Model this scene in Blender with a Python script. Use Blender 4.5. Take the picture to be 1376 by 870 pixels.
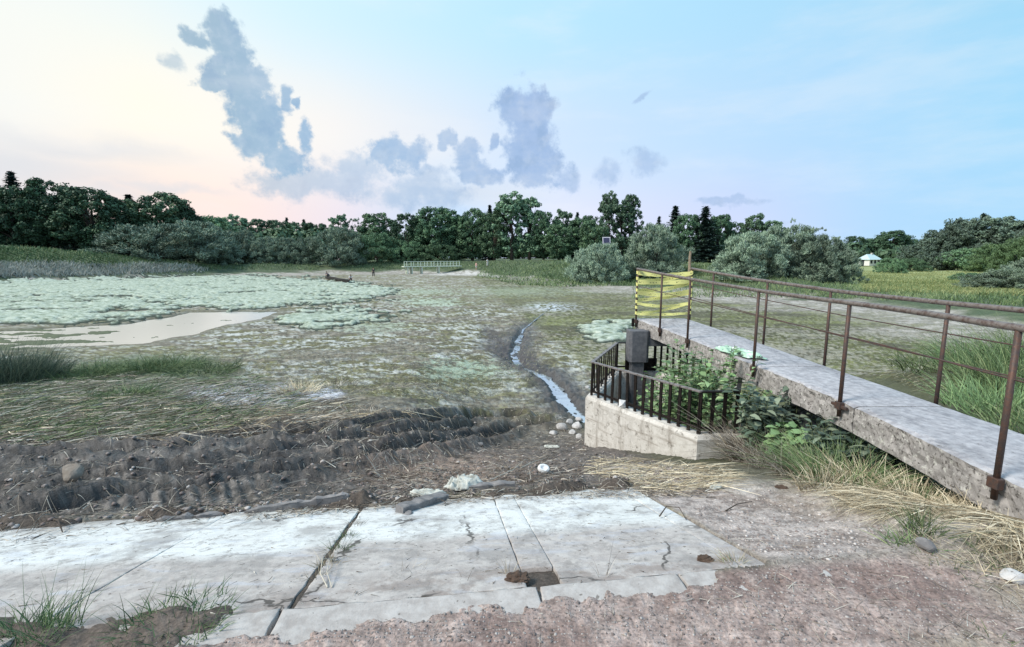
import bpy, math, random
import numpy as np
from math import sin, cos, pi, radians, atan2, sqrt
from mathutils import Vector, Matrix

random.seed(7)
RNG = np.random.default_rng(11)
for o in list(bpy.data.objects):
    bpy.data.objects.remove(o)
SC = bpy.context.scene
COL = SC.collection

# ------------------------------------------------------------------ camera
EYE = 1.6
TH = radians(8.0)
F = 640.0
cam_d = bpy.data.cameras.new('camera')
cam = bpy.data.objects.new('camera', cam_d)
COL.objects.link(cam)
cam.location = (0, 0, EYE)
cam.rotation_euler = (pi / 2 - TH, 0, 0)
cam_d.sensor_width = 36
cam_d.lens = 36 * F / 1376
cam_d.clip_start = 0.05
cam_d.clip_end = 3000
SC.camera = cam
SC.view_settings.view_transform = 'Standard'
SC.view_settings.look = 'None'
SC.view_settings.exposure = 0.08
SC.view_settings.gamma = 1.0
SC.view_settings.use_curve_mapping = False


def s2l(r, g, b):
    f = lambda c: ((c / 255) / 12.92) if c / 255 <= .04045 else ((c / 255 + .055) / 1.055) ** 2.4
    return (f(r), f(g), f(b))


class NT:
    """small node-tree helper"""
    def __init__(s, tree):
        s.t = tree
        s.n = tree.nodes
        s.l = tree.links
        s.n.clear()

    def new(s, typ, **kw):
        n = s.n.new(typ)
        for k, v in kw.items():
            setattr(n, k, v)
        return n

    def put(s, sock, v):
        if hasattr(v, 'is_linked') or hasattr(v, 'links'):
            s.l.new(v, sock)
        elif isinstance(v, tuple) and sock.type == 'RGBA' and len(v) == 3:
            sock.default_value = (*v, 1)
        else:
            sock.default_value = v

    def math(s, op, a, b=0.0, c=None, clamp=False):
        n = s.new('ShaderNodeMath', operation=op, use_clamp=clamp)
        s.put(n.inputs[0], a)
        s.put(n.inputs[1], b)
        if c is not None:
            s.put(n.inputs[2], c)
        return n.outputs[0]

    def vmath(s, op, a, b=(0, 0, 0)):
        n = s.new('ShaderNodeVectorMath', operation=op)
        s.put(n.inputs[0], a)
        if op == 'SCALE':
            s.put(n.inputs['Scale'], b)
        else:
            s.put(n.inputs[1], b)
        return n.outputs['Value'] if op == 'LENGTH' else n.outputs[0]

    def mix(s, f, a, b, blend='MIX'):
        n = s.new('ShaderNodeMix', data_type='RGBA', blend_type=blend, clamp_factor=True)
        s.put(n.inputs[0], f)
        s.put(n.inputs[6], a)
        s.put(n.inputs[7], b)
        return n.outputs[2]

    def ramp(s, f, pts, interp='LINEAR'):
        n = s.new('ShaderNodeValToRGB')
        n.color_ramp.interpolation = interp
        e = n.color_ramp.elements
        while len(e) < len(pts):
            e.new(.5)
        for i, (p, c) in enumerate(pts):
            e[i].position = p
            if isinstance(c, (int, float)):
                c = (c, c, c)
            e[i].color = (*c, 1)
        s.put(n.inputs[0], f)
        return n.outputs[0]

    def smooth(s, x, lo, hi, a=0.0, b=1.0):
        n = s.new('ShaderNodeMapRange', interpolation_type='SMOOTHSTEP')
        s.put(n.inputs[0], x)
        for i, v in enumerate((lo, hi, a, b)):
            n.inputs[i + 1].default_value = v
        return n.outputs[0]

    def noise(s, vec, scale, detail=4, rough=.55, dist=0, out=0):
        n = s.new('ShaderNodeTexNoise')
        if vec is not None:
            s.put(n.inputs['Vector'], vec)
        n.inputs['Scale'].default_value = scale
        n.inputs['Detail'].default_value = detail
        n.inputs['Roughness'].default_value = rough
        n.inputs['Distortion'].default_value = dist
        return n.outputs[out]


# ------------------------------------------------------------------ world: evening sky with broken cloud
def azel(px, py):
    x, y = (px - 688) / F, -(py - 435) / F
    fw, up = cos(TH) + y * sin(TH), -sin(TH) + y * cos(TH)
    return atan2(x, fw), atan2(up, sqrt(x * x + fw * fw))


SUN_AZ, SUN_EL = radians(-112), radians(46)
world = bpy.data.worlds.new('World')
SC.world = world
world.use_nodes = True
W = NT(world.node_tree)
tc = W.new('ShaderNodeTexCoord').outputs['Generated']
nrm = W.vmath('NORMALIZE', tc)
sp = W.new('ShaderNodeSeparateXYZ')
W.put(sp.inputs[0], nrm)
az = W.math('ARCTAN2', sp.outputs[0], sp.outputs[1])
el = W.math('ARCSINE', sp.outputs[2])
cb = W.new('ShaderNodeCombineXYZ')
W.put(cb.inputs[0], az)
W.put(cb.inputs[1], el)
ae = cb.outputs[0]
azn = W.math('MULTIPLY_ADD', az, 1 / (2 * pi), .5)


def azramp(cols):
    pts = [(azel(p, 200)[0] / (2 * pi) + .5, s2l(*c)) for p, c in cols]
    back = s2l(176, 205, 232)
    pts = [(0.0, back)] + pts + [(1.0, back)]
    return W.ramp(azn, pts)


hor = azramp([(-500, (225, 215, 215)), (0, (232, 222, 222)), (160, (246, 222, 214)), (300, (249, 226, 218)), (450, (232, 222, 232)), (600, (190, 218, 248)),
              (760, (222, 226, 246)), (1000, (200, 212, 244)), (1200, (174, 212, 244)), (1376, (164, 211, 243))])
mid = azramp([(-500, (235, 225, 205)), (0, (240, 241, 236)), (200, (250, 244, 230)), (330, (246, 242, 234)), (450, (240, 238, 236)), (700, (206, 224, 245)),
              (1100, (176, 214, 244)), (1376, (160, 212, 242))])
top = azramp([(-500, (228, 234, 226)), (0, (238, 243, 238)), (200, (226, 240, 242)), (400, (208, 236, 250)), (700, (184, 226, 250)),
              (1100, (166, 214, 242)), (1376, (154, 209, 236))])
zen = s2l(150, 195, 232)
sky = W.mix(W.smooth(el, radians(3), radians(13)), hor, mid)
sky = W.mix(W.smooth(el, radians(13), radians(25)), sky, top)
sky = W.mix(W.smooth(el, radians(28), radians(75)), sky, zen)
# warped coordinates for ragged cloud edges
wn = W.noise(nrm, 9, 5, .6, 0, 1)
wv = W.vmath('SCALE', W.vmath('SUBTRACT', wn, (.5, .5, .5)), .075)
aew = W.vmath('ADD', ae, wv)


def blob(px, py, rx, ry, rot=0):
    a, e = azel(px, py)
    k = cos(a) ** 2
    m = W.new('ShaderNodeMapping', vector_type='TEXTURE')
    W.put(m.inputs[0], aew)
    m.inputs['Location'].default_value = (a, e, 0)
    m.inputs['Rotation'].default_value = (0, 0, radians(rot))
    m.inputs['Scale'].default_value = (rx / F * k, ry / F * cos(a), 1)
    v = W.vmath('MULTIPLY', m.outputs[0], (1, 1, 0))
    return W.math('SUBTRACT', 1.0, W.vmath('LENGTH', v))


def field(lst):
    r = None
    for b in lst:
        v = blob(*b)
        r = v if r is None else W.math('MAXIMUM', r, v)
    return r


n1 = W.noise(nrm, 26, 9, .62)
n2 = W.noise(nrm, 40, 5, .6)
cl = field([(284, 38, 26, 24), (296, 58, 30, 26), (258, 55, 34, 10, -12), (308, 84, 40, 26, 20), (326, 108, 44, 34), (336, 136, 40, 36), (346, 160, 42, 34), (352, 184, 44, 30), (374, 208, 40, 22, -20),
            (290, 110, 24, 10), (380, 130, 12, 26, 10), (396, 140, 10, 8), (412, 186, 14, 26), (516, 205, 34, 30), (545, 214, 44, 28), (706, 150, 46, 40), (728, 215, 34, 46), (712, 190, 46, 40), (724, 222, 46, 34), (725, 245, 40, 16),
            (632, 205, 22, 20), (642, 228, 26, 26), (606, 188, 18, 10), (660, 196, 10, 12), (655, 240, 30, 16), (600, 200, 10, 8)])
cld = W.math('ADD', cl, W.math('MULTIPLY', W.math('SUBTRACT', n1, .5), 1.9))
m1 = W.smooth(cld, .0, .45)
cl2 = field([(395, 244, 90, 36), (450, 250, 110, 34), (560, 262, 120, 30), (480, 232, 60, 30), (866, 214, 36, 26), (815, 228, 24, 24), (980, 271, 80, 8), (862, 131, 18, 6, 20),
             (235, 80, 24, 12, -20), (1030, 300, 60, 8), (580, 240, 40, 20), (770, 240, 24, 26)])
cld2 = W.math('ADD', cl2, W.math('MULTIPLY', W.math('SUBTRACT', n1, .5), 1.8))
m2 = W.smooth(cld2, .15, .75, 0, .85)
cl3 = field([(90, 200, 330, 44), (40, 225, 330, 60), (230, 255, 180, 14), (100, 262, 260, 30), (600, 265, 200, 30)])
cld3 = W.math('ADD', cl3, W.math('MULTIPLY', W.math('SUBTRACT', W.noise(W.vmath('MULTIPLY', nrm, (1, 1, 5)), 4, 4), .5), 1.0))
m3 = W.smooth(cld3, .1, 1.1, 0, .6)
ccol = W.ramp(azn, [(azel(250, 0)[0] / (2 * pi) + .5, s2l(158, 184, 202)), (azel(450, 0)[0] / (2 * pi) + .5, s2l(156, 186, 216)), (azel(700, 0)[0] / (2 * pi) + .5, s2l(160, 186, 222))])
ccol = W.mix(W.smooth(n2, .42, .72, 0, .3), ccol, s2l(204, 216, 230))
ccol = W.mix(W.smooth(n1, .5, .7, 0, .35), ccol, s2l(128, 160, 196))
sky = W.mix(m3, sky, s2l(208, 214, 222))
sky = W.mix(m2, sky, W.mix(.25, ccol, sky))
sky = W.mix(m1, sky, ccol)
wisps = W.smooth(W.noise(W.vmath('MULTIPLY', nrm, (1, 1, 4)), 3.2, 6, .6), .45, .75, 0, .25)
sky = W.mix(wisps, sky, s2l(236, 238, 240))
nsky = W.new('ShaderNodeTexSky', sky_type='NISHITA', sun_disc=False)
nsky.sun_elevation = SUN_EL
nsky.sun_rotation = SUN_AZ
bg1 = W.new('ShaderNodeBackground')
W.put(bg1.inputs[0], sky)
bg1.inputs[1].default_value = 1.03
bg2 = W.new('ShaderNodeBackground')
W.put(bg2.inputs[0], nsky.outputs[0])
bg2.inputs[1].default_value = .003
ad = W.new('ShaderNodeAddShader')
W.l.new(bg1.outputs[0], ad.inputs[0])
W.l.new(bg2.outputs[0], ad.inputs[1])
wo = W.new('ShaderNodeOutputWorld')
W.l.new(ad.outputs[0], wo.inputs[0])

sun_d = bpy.data.lights.new('sun', 'SUN')
sun_d.energy = 3.7
sun_d.angle = radians(16)
sun_d.color = (1.0, .94, .84)
sun = bpy.data.objects.new('sun', sun_d)
COL.objects.link(sun)
sdir = Vector((sin(SUN_AZ) * cos(SUN_EL), cos(SUN_AZ) * cos(SUN_EL), sin(SUN_EL)))
sun.rotation_euler = sdir.to_track_quat('Z', 'Y').to_euler()
SC.cycles.volume_bounces = 0
SC.cycles.max_bounces = 6
SC.cycles.diffuse_bounces = 2
SC.cycles.glossy_bounces = 2
SC.cycles.transparent_max_bounces = 8


# ------------------------------------------------------------------ numpy noise
def vnoise(x, y, seed=0):
    xi = np.floor(x).astype(np.int64)
    yi = np.floor(y).astype(np.int64)
    fx = x - xi
    fy = y - yi
    fx = fx * fx * (3 - 2 * fx)
    fy = fy * fy * (3 - 2 * fy)

    def h(i, j):
        n = (i * 374761393 + j * 668265263 + seed * 974711) & 0xffffffff
        n = ((n ^ (n >> 13)) * 1274126177) & 0xffffffff
        return ((n ^ (n >> 16)) & 0xffff) / 65535.0
    a, b, c, d = h(xi, yi), h(xi + 1, yi), h(xi, yi + 1), h(xi + 1, yi + 1)
    return (a + (b - a) * fx) * (1 - fy) + (c + (d - c) * fx) * fy


def fbm(x, y, octv=4, seed=0, gain=.5):
    s, a, t = 0, 1, 0
    for i in range(octv):
        s = s + a * vnoise(x * 2 ** i + i * 17.3, y * 2 ** i - i * 9.1, seed + i)
        t += a
        a *= gain
    return s / t


def sst(x, lo, hi):
    t = np.clip((x - lo) / (hi - lo), 0, 1)
    return t * t * (3 - 2 * t)


# ------------------------------------------------------------------ terrain shape
def uv_of(X, Y):
    return .991 * X + .132 * Y, -.132 * X + .991 * Y


def xy_of(u, v):
    return .991 * u - .132 * v, .132 * u + .991 * v


def slab_z(v):
    return -.27 * (v - 2.1)


SPX = np.array([-400, -150, 0, 150, 300, 430, 540, 650, 720, 770, 850, 960, 1100, 1250, 1376, 1900])
SA = np.arctan((SPX - 688) / F)
SS = np.array([60, 80, 88, 92, 105, 110, 112, 98, 76, 64, 58, 50, 44, 38, 33, 20.])
BB = np.array([3, 3.2, 3.4, 2.0, -.2, -.3, .5, .6, .7, .7, .7, .3, -1.2, -1.5, -1.3, -1.0])
WW = np.array([20, 20, 20, 20, 18, 15, 15, 22, 32, 36, 36, 34, 12, 12, 12, 10.])
BOX = [(1.21, 7.6), (2.36, 5.8), (2.95, 5.82), (3.35, 6.6), (3.5, 8.3), (2.92, 9.45), (2.04, 9.45)]


def in_poly(X, Y, P):
    r = np.zeros(X.shape, bool)
    n = len(P)
    for i in range(n):
        x1, y1 = P[i]
        x2, y2 = P[(i + 1) % n]
        c = ((y1 > Y) != (y2 > Y)) & (X < (x2 - x1) * (Y - y1) / (y2 - y1 + 1e-12) + x1)
        r ^= c
    return r


def poly_dist(X, Y, P, closed=False):
    d = np.full(X.shape, 1e9)
    n = len(P)
    for i in range(n if closed else n - 1):
        x1, y1 = P[i]
        x2, y2 = P[(i + 1) % n]
        dx, dy = x2 - x1, y2 - y1
        t = np.clip(((X - x1) * dx + (Y - y1) * dy) / (dx * dx + dy * dy + 1e-12), 0, 1)
        d = np.minimum(d, np.hypot(X - x1 - t * dx, Y - y1 - t * dy))
    return d


def h_base(X, Y):
    X = np.asarray(X, float)
    Y = np.asarray(Y, float)
    u, v = uv_of(X, Y)
    bulge = sst(u, 4.5, 12) * 4.0
    vr = np.where(v > 3.97, np.maximum(3.97, v - bulge), v)
    pr = np.interp(vr, [-1e3, 2.1, 3.97, 5.5, 7.4, 9.5, 13, 22], [0, 0, -.505, -.98, -1.55, -1.88, -2.0, -2.04])
    pl = np.interp(v, [-1e3, 2.1, 3.97, 5, 9, 14, 20, 30], [0, 0, -.505, -.74, -1.25, -1.7, -1.98, -2.04])
    w = sst(u, -1.2, 1.2)
    h = pl * (1 - w) + pr * w
    a = np.arctan2(X, np.maximum(Y, 1e-6))
    r = np.hypot(X, Y)
    S, B, WD = np.interp(a, SA, SS), np.interp(a, SA, BB), np.interp(a, SA, WW)
    rise = sst((r - S) / WD, 0, 1) * sst(v, 6, 16)
    h = h + (B - h) * rise
    return h


def proj(X, Y, Z):
    dz = Z - EYE
    dep = np.maximum(Y * cos(TH) - dz * sin(TH), .05)
    return 688 + F * X / dep, 435 - F * (Y * sin(TH) + dz * cos(TH)) / dep


def unproj(px, py, hfun=None, zoff=0.0):
    """points of the ground seen at photo pixels (arrays)"""
    hfun = hfun or h_base
    px = np.atleast_1d(np.asarray(px, float))
    py = np.atleast_1d(np.asarray(py, float))
    x, y = (px - 688) / F, -(py - 435) / F
    fw, up = cos(TH) + y * sin(TH), -sin(TH) + y * cos(TH)
    res = np.full(px.shape, 400.0)
    done = np.zeros(px.shape, bool)
    prev = 1.0
    for k in range(560):
        t = 1.0 * 1.0108 ** k
        Z = EYE + up * t
        hit = (Z < hfun(x * t, fw * t) + zoff) & ~done
        res[hit] = (t + prev) / 2
        done |= hit
        prev = t
        if done.all():
            break
    return x * res, fw * res


def at(px, py):
    X, Y = unproj(px, py)
    return float(X[0]), float(Y[0])


# curves in the mud, laid out on plan
def plan(pts):
    P = np.array(pts, float)
    X, Y = unproj(P[:, 0], P[:, 1])
    return list(zip(X, Y))


RUT1 = plan([(-60, 628), (60, 618), (150, 612), (240, 604), (330, 592), (420, 586), (480, 580), (560, 568), (640, 560), (690, 562)])
RUT2 = plan([(-40, 700), (60, 690), (160, 672), (260, 662), (330, 648), (420, 632), (500, 618), (560, 604), (620, 590), (690, 576), (740, 570)])
RUT4 = plan([(-60, 668), (60, 655), (200, 642), (330, 622), (450, 602), (560, 586), (640, 574)])
RUT3 = plan([(200, 520), (300, 540), (420, 556), (540, 552)])
STREAM = plan([(742, 414), (722, 428), (703, 440), (697, 455), (692, 472), (697, 486), (714, 494), (734, 502), (748, 516), (757, 532), (772, 546), (790, 562)])
STREAM.append((1.86, 9.62))
PUD = plan([(-120, 446), (0, 443), (110, 437), (165, 434), (224, 425), (250, 419), (320, 417), (378, 418), (360, 428), (308, 436), (262, 449), (192, 460),
            (145, 463), (0, 470), (-120, 474)])
GULLY = plan([(640, 420), (652, 436), (664, 452), (668, 470), (690, 480)])


def h_full(X, Y, detail=True):
    """ground height with ruts, channels, clods"""
    h = h_base(X, Y)
    u, v = uv_of(X, Y)
    px, py = proj(X, Y, h)
    r = np.hypot(X, Y)
    far = sst(r, 8, 30)
    wet = np.zeros(X.shape)
    near = (v < 16) & (Y > 0)
    # ruts
    d1 = np.minimum(poly_dist(X, Y, RUT1), poly_dist(X, Y, RUT4) + .04) + (fbm(X * 3, Y * 3, 3, 5) - .5) * .16
    d2 = poly_dist(X, Y, RUT2) + (fbm(X * 3, Y * 3, 3, 6) - .5) * .16
    d3 = poly_dist(X, Y, RUT3) + (fbm(X * 3, Y * 3, 3, 8) - .5) * .4
    fade = sst(v, 4.15, 4.5) * (1 - sst(X, .6, 1.6))
    rut = np.maximum(np.exp(-(d1 / .15) ** 2), np.exp(-(d2 / .16) ** 2)) * fade
    lip = np.maximum(np.exp(-((d1 - .30) / .13) ** 2), np.exp(-((d2 - .32) / .14) ** 2)) * fade
    h = h - .17 * rut + .13 * lip * (.4 + 1.2 * fbm(X * 4, Y * 4, 3, 15)) - .08 * np.exp(-(d3 / .3) ** 2)
    # mud clods between slab foot and v ~ 9
    mud = sst(v, 3.98, 4.25) * (1 - sst(v + 1.6 * (fbm(X * .5, Y * .5, 3, 21) - .5), 7.0, 9.5)) * (1 - sst(u, 2.2, 3.2)) * (Y > 0)
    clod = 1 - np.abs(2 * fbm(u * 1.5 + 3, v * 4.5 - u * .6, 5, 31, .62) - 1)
    fine = fbm(u * 8 + 1.2 * fbm(X * 5, Y * 5, 2, 36), v * 21, 4, 35)
    h = h + mud * ((clod - .72) * .11 + (fine - .5) * .07 + (fbm(X * 30, Y * 44, 2, 37) - .5) * .02)
    # tread prints close to the slabs
    tr = sst(px, 100, 200) * (1 - sst(px, 330, 400)) * sst(v, 4.1, 4.25) * (1 - sst(v, 4.6, 4.8))
    h = h + tr * .016 * np.sin(u * 46 + v * 26 + 2 * fbm(X * 3, Y * 3, 2, 9)) - tr * mud * (clod - .72) * .15
    # pond floor
    pond = sst(v, 7, 10)
    fl = fbm(X * .9, Y * 1.2, 4, 41)
    fr = fbm(X * 4, Y * 6, 3, 43)
    h = h + pond * (1 - sst(r, 30, 90)) * ((fl - .5) * .08 + (fr - .5) * .10 + (fine - .5) * .05 * (1 - sst(r, 14, 30)))
    # puddle
    inP = in_poly(X, Y, PUD)
    dP = poly_dist(X, Y, PUD, True)
    sd = np.where(inP, -dP, dP) + (fbm(X * .8, Y * .8, 3, 47) - .5) * .7
    calm = 1 - sst(sd, .2, 4)
    isl = sst(fbm(X * .6, Y * 1.8, 4, 49) - .28 * sst(px + 60 * (fbm(X * .5, Y * .5, 2, 50) - .5), 60, 210), .46, .54)
    h = h * (1 - calm) + calm * (-2.02 + (fl - .5) * .03)
    h = h - .16 * (1 - sst(sd, -.6, .05)) + .105 * isl * (1 - sst(sd, -.6, .05))
    # stream channel
    dS = poly_dist(X, Y, STREAM) + (fbm(X * 2.2, Y * 2.2, 3, 51) - .5) * .22
    ch = 1 - sst(dS, .10, .32)
    wide = 1 - sst(dS, .3, 1.1)
    lim = sst(v, 8.3, 9.0) * sst(py, 418, 455)
    h = h - (.14 * ch + .07 * wide) * lim
    h = h + wide * lim * ((clod - .7) * .22 * (1 - .6 * ch) + (fine - .5) * .07)
    dG = poly_dist(X, Y, GULLY)
    gul = sst(py, 425, 450) * (1 - sst(dG + (fbm(X, Y, 3, 53) - .5), .1, .9))
    h = h - gul * .1 + gul * (clod - .7) * .2
    # gravel apron and slab bed
    on = (u > -8) & (v > 1.6) & (v < 4.02)
    g0 = (fbm(X * 9, Y * 9, 4, 61) - .5)
    g1 = (fbm(X * 1.6, Y * 1.6, 3, 63) - .5)
    left_ = sst(-u, .9, 1.4)
    edge_v = 1.925 - .24 * left_ + .06 * u * (u > 0) + .14 * g1 + .20 * g0 + .25 * sst(u, 1.15, 1.5)
    gr = 1 - sst(v, edge_v - .02, edge_v + .05)
    h = np.where(v < 2.1, .012 * gr - .035 * (1 - gr) + .03 * left_ * gr, h)
    h = h + np.where(v < 2.1, g0 * .02 * gr + g1 * .03 * gr, 0)
    grain = (fbm(X * 45, Y * 45, 2, 67) - .5)
    h = h + np.where(v < 2.0, grain * .012, 0)
    slabbed = (v >= 2.1) & (v < 4.02) & (u < 1.63)
    foot = sst(v, 3.78 + .1 * g1, 4.0) * np.clip(fbm(u * 2.2, v * 3 + 4, 4, 69) - .40, 0, 1) * .42
    jb = np.exp(-((u + .75) / .03) ** 2)
    h = np.where(slabbed, slab_z(v) - .028 + foot + g0 * .012 + jb * (.020 + g0 * .03), h)
    # dirt ridge covering the slab heads on the left
    rid = np.exp(-((v - 2.06 - .35 * (fbm(X * 2, Y * 2, 3, 71) - .5)) / .15) ** 2) * sst(-u, .9, 1.15) * (1 - sst(-u, 2.1, 2.5))
    rid = np.maximum(rid, .9 * np.exp(-(np.hypot(u + 2.9, v - 2.0) / .4) ** 2))
    h = h + rid * (.05 + .09 * g0 + .04 * (clod - .7))
    # sand over the slabs to the right
    e = sst(u, 1.6, 1.66) * (1 - sst(u, 2.7, 3.4)) * (v >= 2.1) * (v < 4.3)
    patch = fbm(X * 1.5, Y * 1.5, 4, 73)
    h = np.where(e > 0, h + e * (.012 + (patch - .46) * .07 + g0 * .02), h)
    # spill over lower slab edge and upper right corner
    sp = np.exp(-((v - 4.05) / .10) ** 2)
    h = h + sp * .03 * (u < 1.63) * (g0 + .3)
    # hay bank under the walkway
    hay = np.exp(-(((X - 2.75) / .55) ** 2 + ((Y - 3.35) / .75) ** 2))
    h = h + .03 * hay + .02 * np.exp(-(((X - 3.0) / .9) ** 2 + ((Y - 2.6) / .3) ** 2))
    h = h + sst(u, 2.2, 3) * (1 - sst(v, 5, 8)) * sst(v, 1.6, 2.2) * (g1 * .10 + g0 * .05)
    h = h - .17 * sst(X, 3.02, 3.25) * sst(Y, 1.9, 2.6) * (1 - sst(Y, 5, 7)) * (1 - sst(X, 4.3, 4.8))
    # shaft of the outlet
    ib = in_poly(X, Y, BOX)
    h = np.where(ib, -1.75 + (fr - .5) * .1, h)
    # banks
    bank = sst(r, 40, 70)
    h = h + bank * (fbm(X * .12, Y * .12, 3, 81) - .5) * .5 * sst(np.abs(h + 2.05), .1, .6)
    return dict(h=h, u=u, v=v, px=px, py=py, r=r, rut=rut, lip=lip, mud=mud, clod=clod, fine=fine, sd=sd, ch=ch * lim, wide=wide * lim, gul=gul,
                g0=g0, g1=g1, rid=rid, hay=hay, e=e, patch=patch, fl=fl, fr=fr, isl=isl, inbox=ib, d3=d3, grain=grain)


# ------------------------------------------------------------------ mesh / object helpers
def mesh_np(name, V, Fc, mats=(), smooth=False, attrs=None, col=None):
    me = bpy.data.meshes.new(name)
    V = np.asarray(V, np.float32)
    Fc = np.asarray(Fc, np.int32)
    k = Fc.shape[1]
    me.vertices.add(len(V))
    me.vertices.foreach_set('co', V.ravel())
    me.loops.add(Fc.size)
    me.loops.foreach_set('vertex_index', Fc.ravel())
    me.polygons.add(len(Fc))
    me.polygons.foreach_set('loop_start', np.arange(0, Fc.size, k, dtype=np.int32))
    me.polygons.foreach_set('loop_total', np.full(len(Fc), k, np.int32))
    if smooth:
        me.polygons.foreach_set('use_smooth', np.ones(len(Fc), bool))
    me.update(calc_edges=True)
    if attrs:
        for n, a in attrs.items():
            at_ = me.attributes.new(n, 'FLOAT', 'POINT')
            at_.data.foreach_set('value', np.asarray(a, np.float32))
    if col is not None:
        ca = me.attributes.new('Col', 'FLOAT_COLOR', 'POINT')
        c4 = np.ones((len(V), 4), np.float32)
        c4[:, :3] = col
        ca.data.foreach_set('color', c4.ravel())
    for m in mats:
        me.materials.append(m)
    return me


def link(name, me, parent=None, loc=(0, 0, 0), label=None, cat=None, group=None, kind=None):
    o = bpy.data.objects.new(name, me)
    COL.objects.link(o)
    o.location = loc
    if parent is not None:
        o.parent = parent
    tag(o, label, cat, group, kind)
    return o


def tag(o, label=None, cat=None, group=None, kind=None):
    if label:
        o['label'] = label
    if cat:
        o['category'] = cat
    if group:
        o['group'] = group
    if kind:
        o['kind'] = kind
    return o


class MB:
    """collects boxes, tubes, prisms into one mesh"""
    def __init__(s):
        s.v = []
        s.f = []

    def add(s, vs, fs):
        b = len(s.v)
        s.v += [tuple(p) for p in vs]
        s.f += [tuple(i + b for i in f) for f in fs]

    def box(s, c, size, rz=0.0, M=None):
        x, y, z = (q / 2 for q in size)
        vs = [Vector((i, j, k)) for i in (-x, x) for j in (-y, y) for k in (-z, z)]
        R = M if M is not None else Matrix.Rotation(rz, 3, 'Z')
        vs = [R @ p + Vector(c) for p in vs]
        s.add(vs, [(0, 1, 3, 2), (4, 6, 7, 5), (0, 4, 5, 1), (2, 3, 7, 6), (0, 2, 6, 4), (1, 5, 7, 3)])

    def tube(s, pts, r, n=8, cap=True):
        pts = [Vector(p) for p in pts]
        rr = r if isinstance(r, (list, tuple)) else [r] * len(pts)
        vs = []
        prev = None
        for i, p in enumerate(pts):
            d = (pts[min(i + 1, len(pts) - 1)] - pts[max(i - 1, 0)]).normalized()
            a = prev if prev is not None else (Vector((0, 0, 1)) if abs(d.z) < .9 else Vector((1, 0, 0)))
            a = (a - d * a.dot(d)).normalized()
            prev = a
            b = d.cross(a)
            for k in range(n):
                t = 2 * pi * k / n
                vs.append(p + (a * cos(t) + b * sin(t)) * rr[i])
        fs = []
        for i in range(len(pts) - 1):
            for k in range(n):
                k2 = (k + 1) % n
                fs.append((i * n + k, i * n + k2, (i + 1) * n + k2, (i + 1) * n + k))
        if cap:
            fs.append(tuple(range(n))[::-1])
            fs.append(tuple((len(pts) - 1) * n + k for k in range(n)))
        s.add(vs, fs)

    def loft(s, rings):
        n = len(rings[0])
        vs = [p for r in rings for p in r]
        fs = []
        for i in range(len(rings) - 1):
            for k in range(n):
                k2 = (k + 1) % n
                fs.append((i * n + k, i * n + k2, (i + 1) * n + k2, (i + 1) * n + k))
        fs.append(tuple(range(n))[::-1])
        fs.append(tuple((len(rings) - 1) * n + k for k in range(n)))
        s.add(vs, fs)

    def build(s, name, mat, parent=None, smooth=False, bevel=0, **kw):
        me = bpy.data.meshes.new(name)
        me.from_pydata(s.v, [], s.f)
        me.materials.append(mat)
        if smooth:
            me.polygons.foreach_set('use_smooth', [True] * len(me.polygons))
        me.update()
        o = link(name, me, parent, **kw)
        if bevel:
            m = o.modifiers.new('bevel', 'BEVEL')
            m.width = bevel
            m.segments = 2
        return o


def empty(name, loc=(0, 0, 0), rz=0, **kw):
    o = bpy.data.objects.new(name, None)
    COL.objects.link(o)
    o.location = loc
    o.rotation_euler = (0, 0, rz)
    o.empty_display_size = .2
    return tag(o, **kw)


def copy_tree(o, parent=None):
    c = o.copy()
    COL.objects.link(c)
    if parent is not None:
        c.parent = parent
    for ch in list(o.children):
        copy_tree(ch, c)
    return c


# ------------------------------------------------------------------ materials
def new_mat(name):
    m = bpy.data.materials.new(name)
    m.use_nodes = True
    t = NT(m.node_tree)
    b = t.new('ShaderNodeBsdfPrincipled')
    o = t.new('ShaderNodeOutputMaterial')
    t.l.new(b.outputs[0], o.inputs[0])
    b.inputs['Specular IOR Level'].default_value = .3
    return m, t, b


def bump(t, b, hgt, strength=.5, dist=.01):
    n = t.new('ShaderNodeBump')
    n.inputs['Strength'].default_value = strength
    n.inputs['Distance'].default_value = dist
    t.put(n.inputs['Height'], hgt)
    t.l.new(n.outputs[0], b.inputs['Normal'])


def geo_pos(t):
    return t.new('ShaderNodeNewGeometry').outputs['Position']


def obj_pos(t):
    return t.new('ShaderNodeTexCoord').outputs['Object']


# ground
m_ground, t, b = new_mat('earth_and_mud')
P = geo_pos(t)
ca = t.new('ShaderNodeAttribute', attribute_name='Col').outputs['Color']
wetA = t.new('ShaderNodeAttribute', attribute_name='wet').outputs['Fac']
nA = t.noise(P, 60, 4, .65)
nB = t.noise(P, 7, 5, .6)
k = t.math('MULTIPLY', t.smooth(nA, .25, .75, .62, 1.38), t.smooth(nB, .2, .8, .75, 1.25))
c = t.mix(1.0, ca, t.vmath('MULTIPLY', (1, 1, 1), (1, 1, 1)), 'MULTIPLY')
vs = t.vmath('SCALE', ca, k)
spk = t.smooth(t.noise(P, 120, 2, .5), .68, .74, 0, .35)
c2 = t.mix(spk, vs, t.vmath('SCALE', ca, 2.2))
t.put(b.inputs['Base Color'], c2)
t.put(b.inputs['Roughness'], t.math('SUBTRACT', .92, t.math('MULTIPLY', wetA, .5)))
bump(t, b, t.math('ADD', t.math('MULTIPLY', nA, .4), nB), .9, .02)

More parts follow.
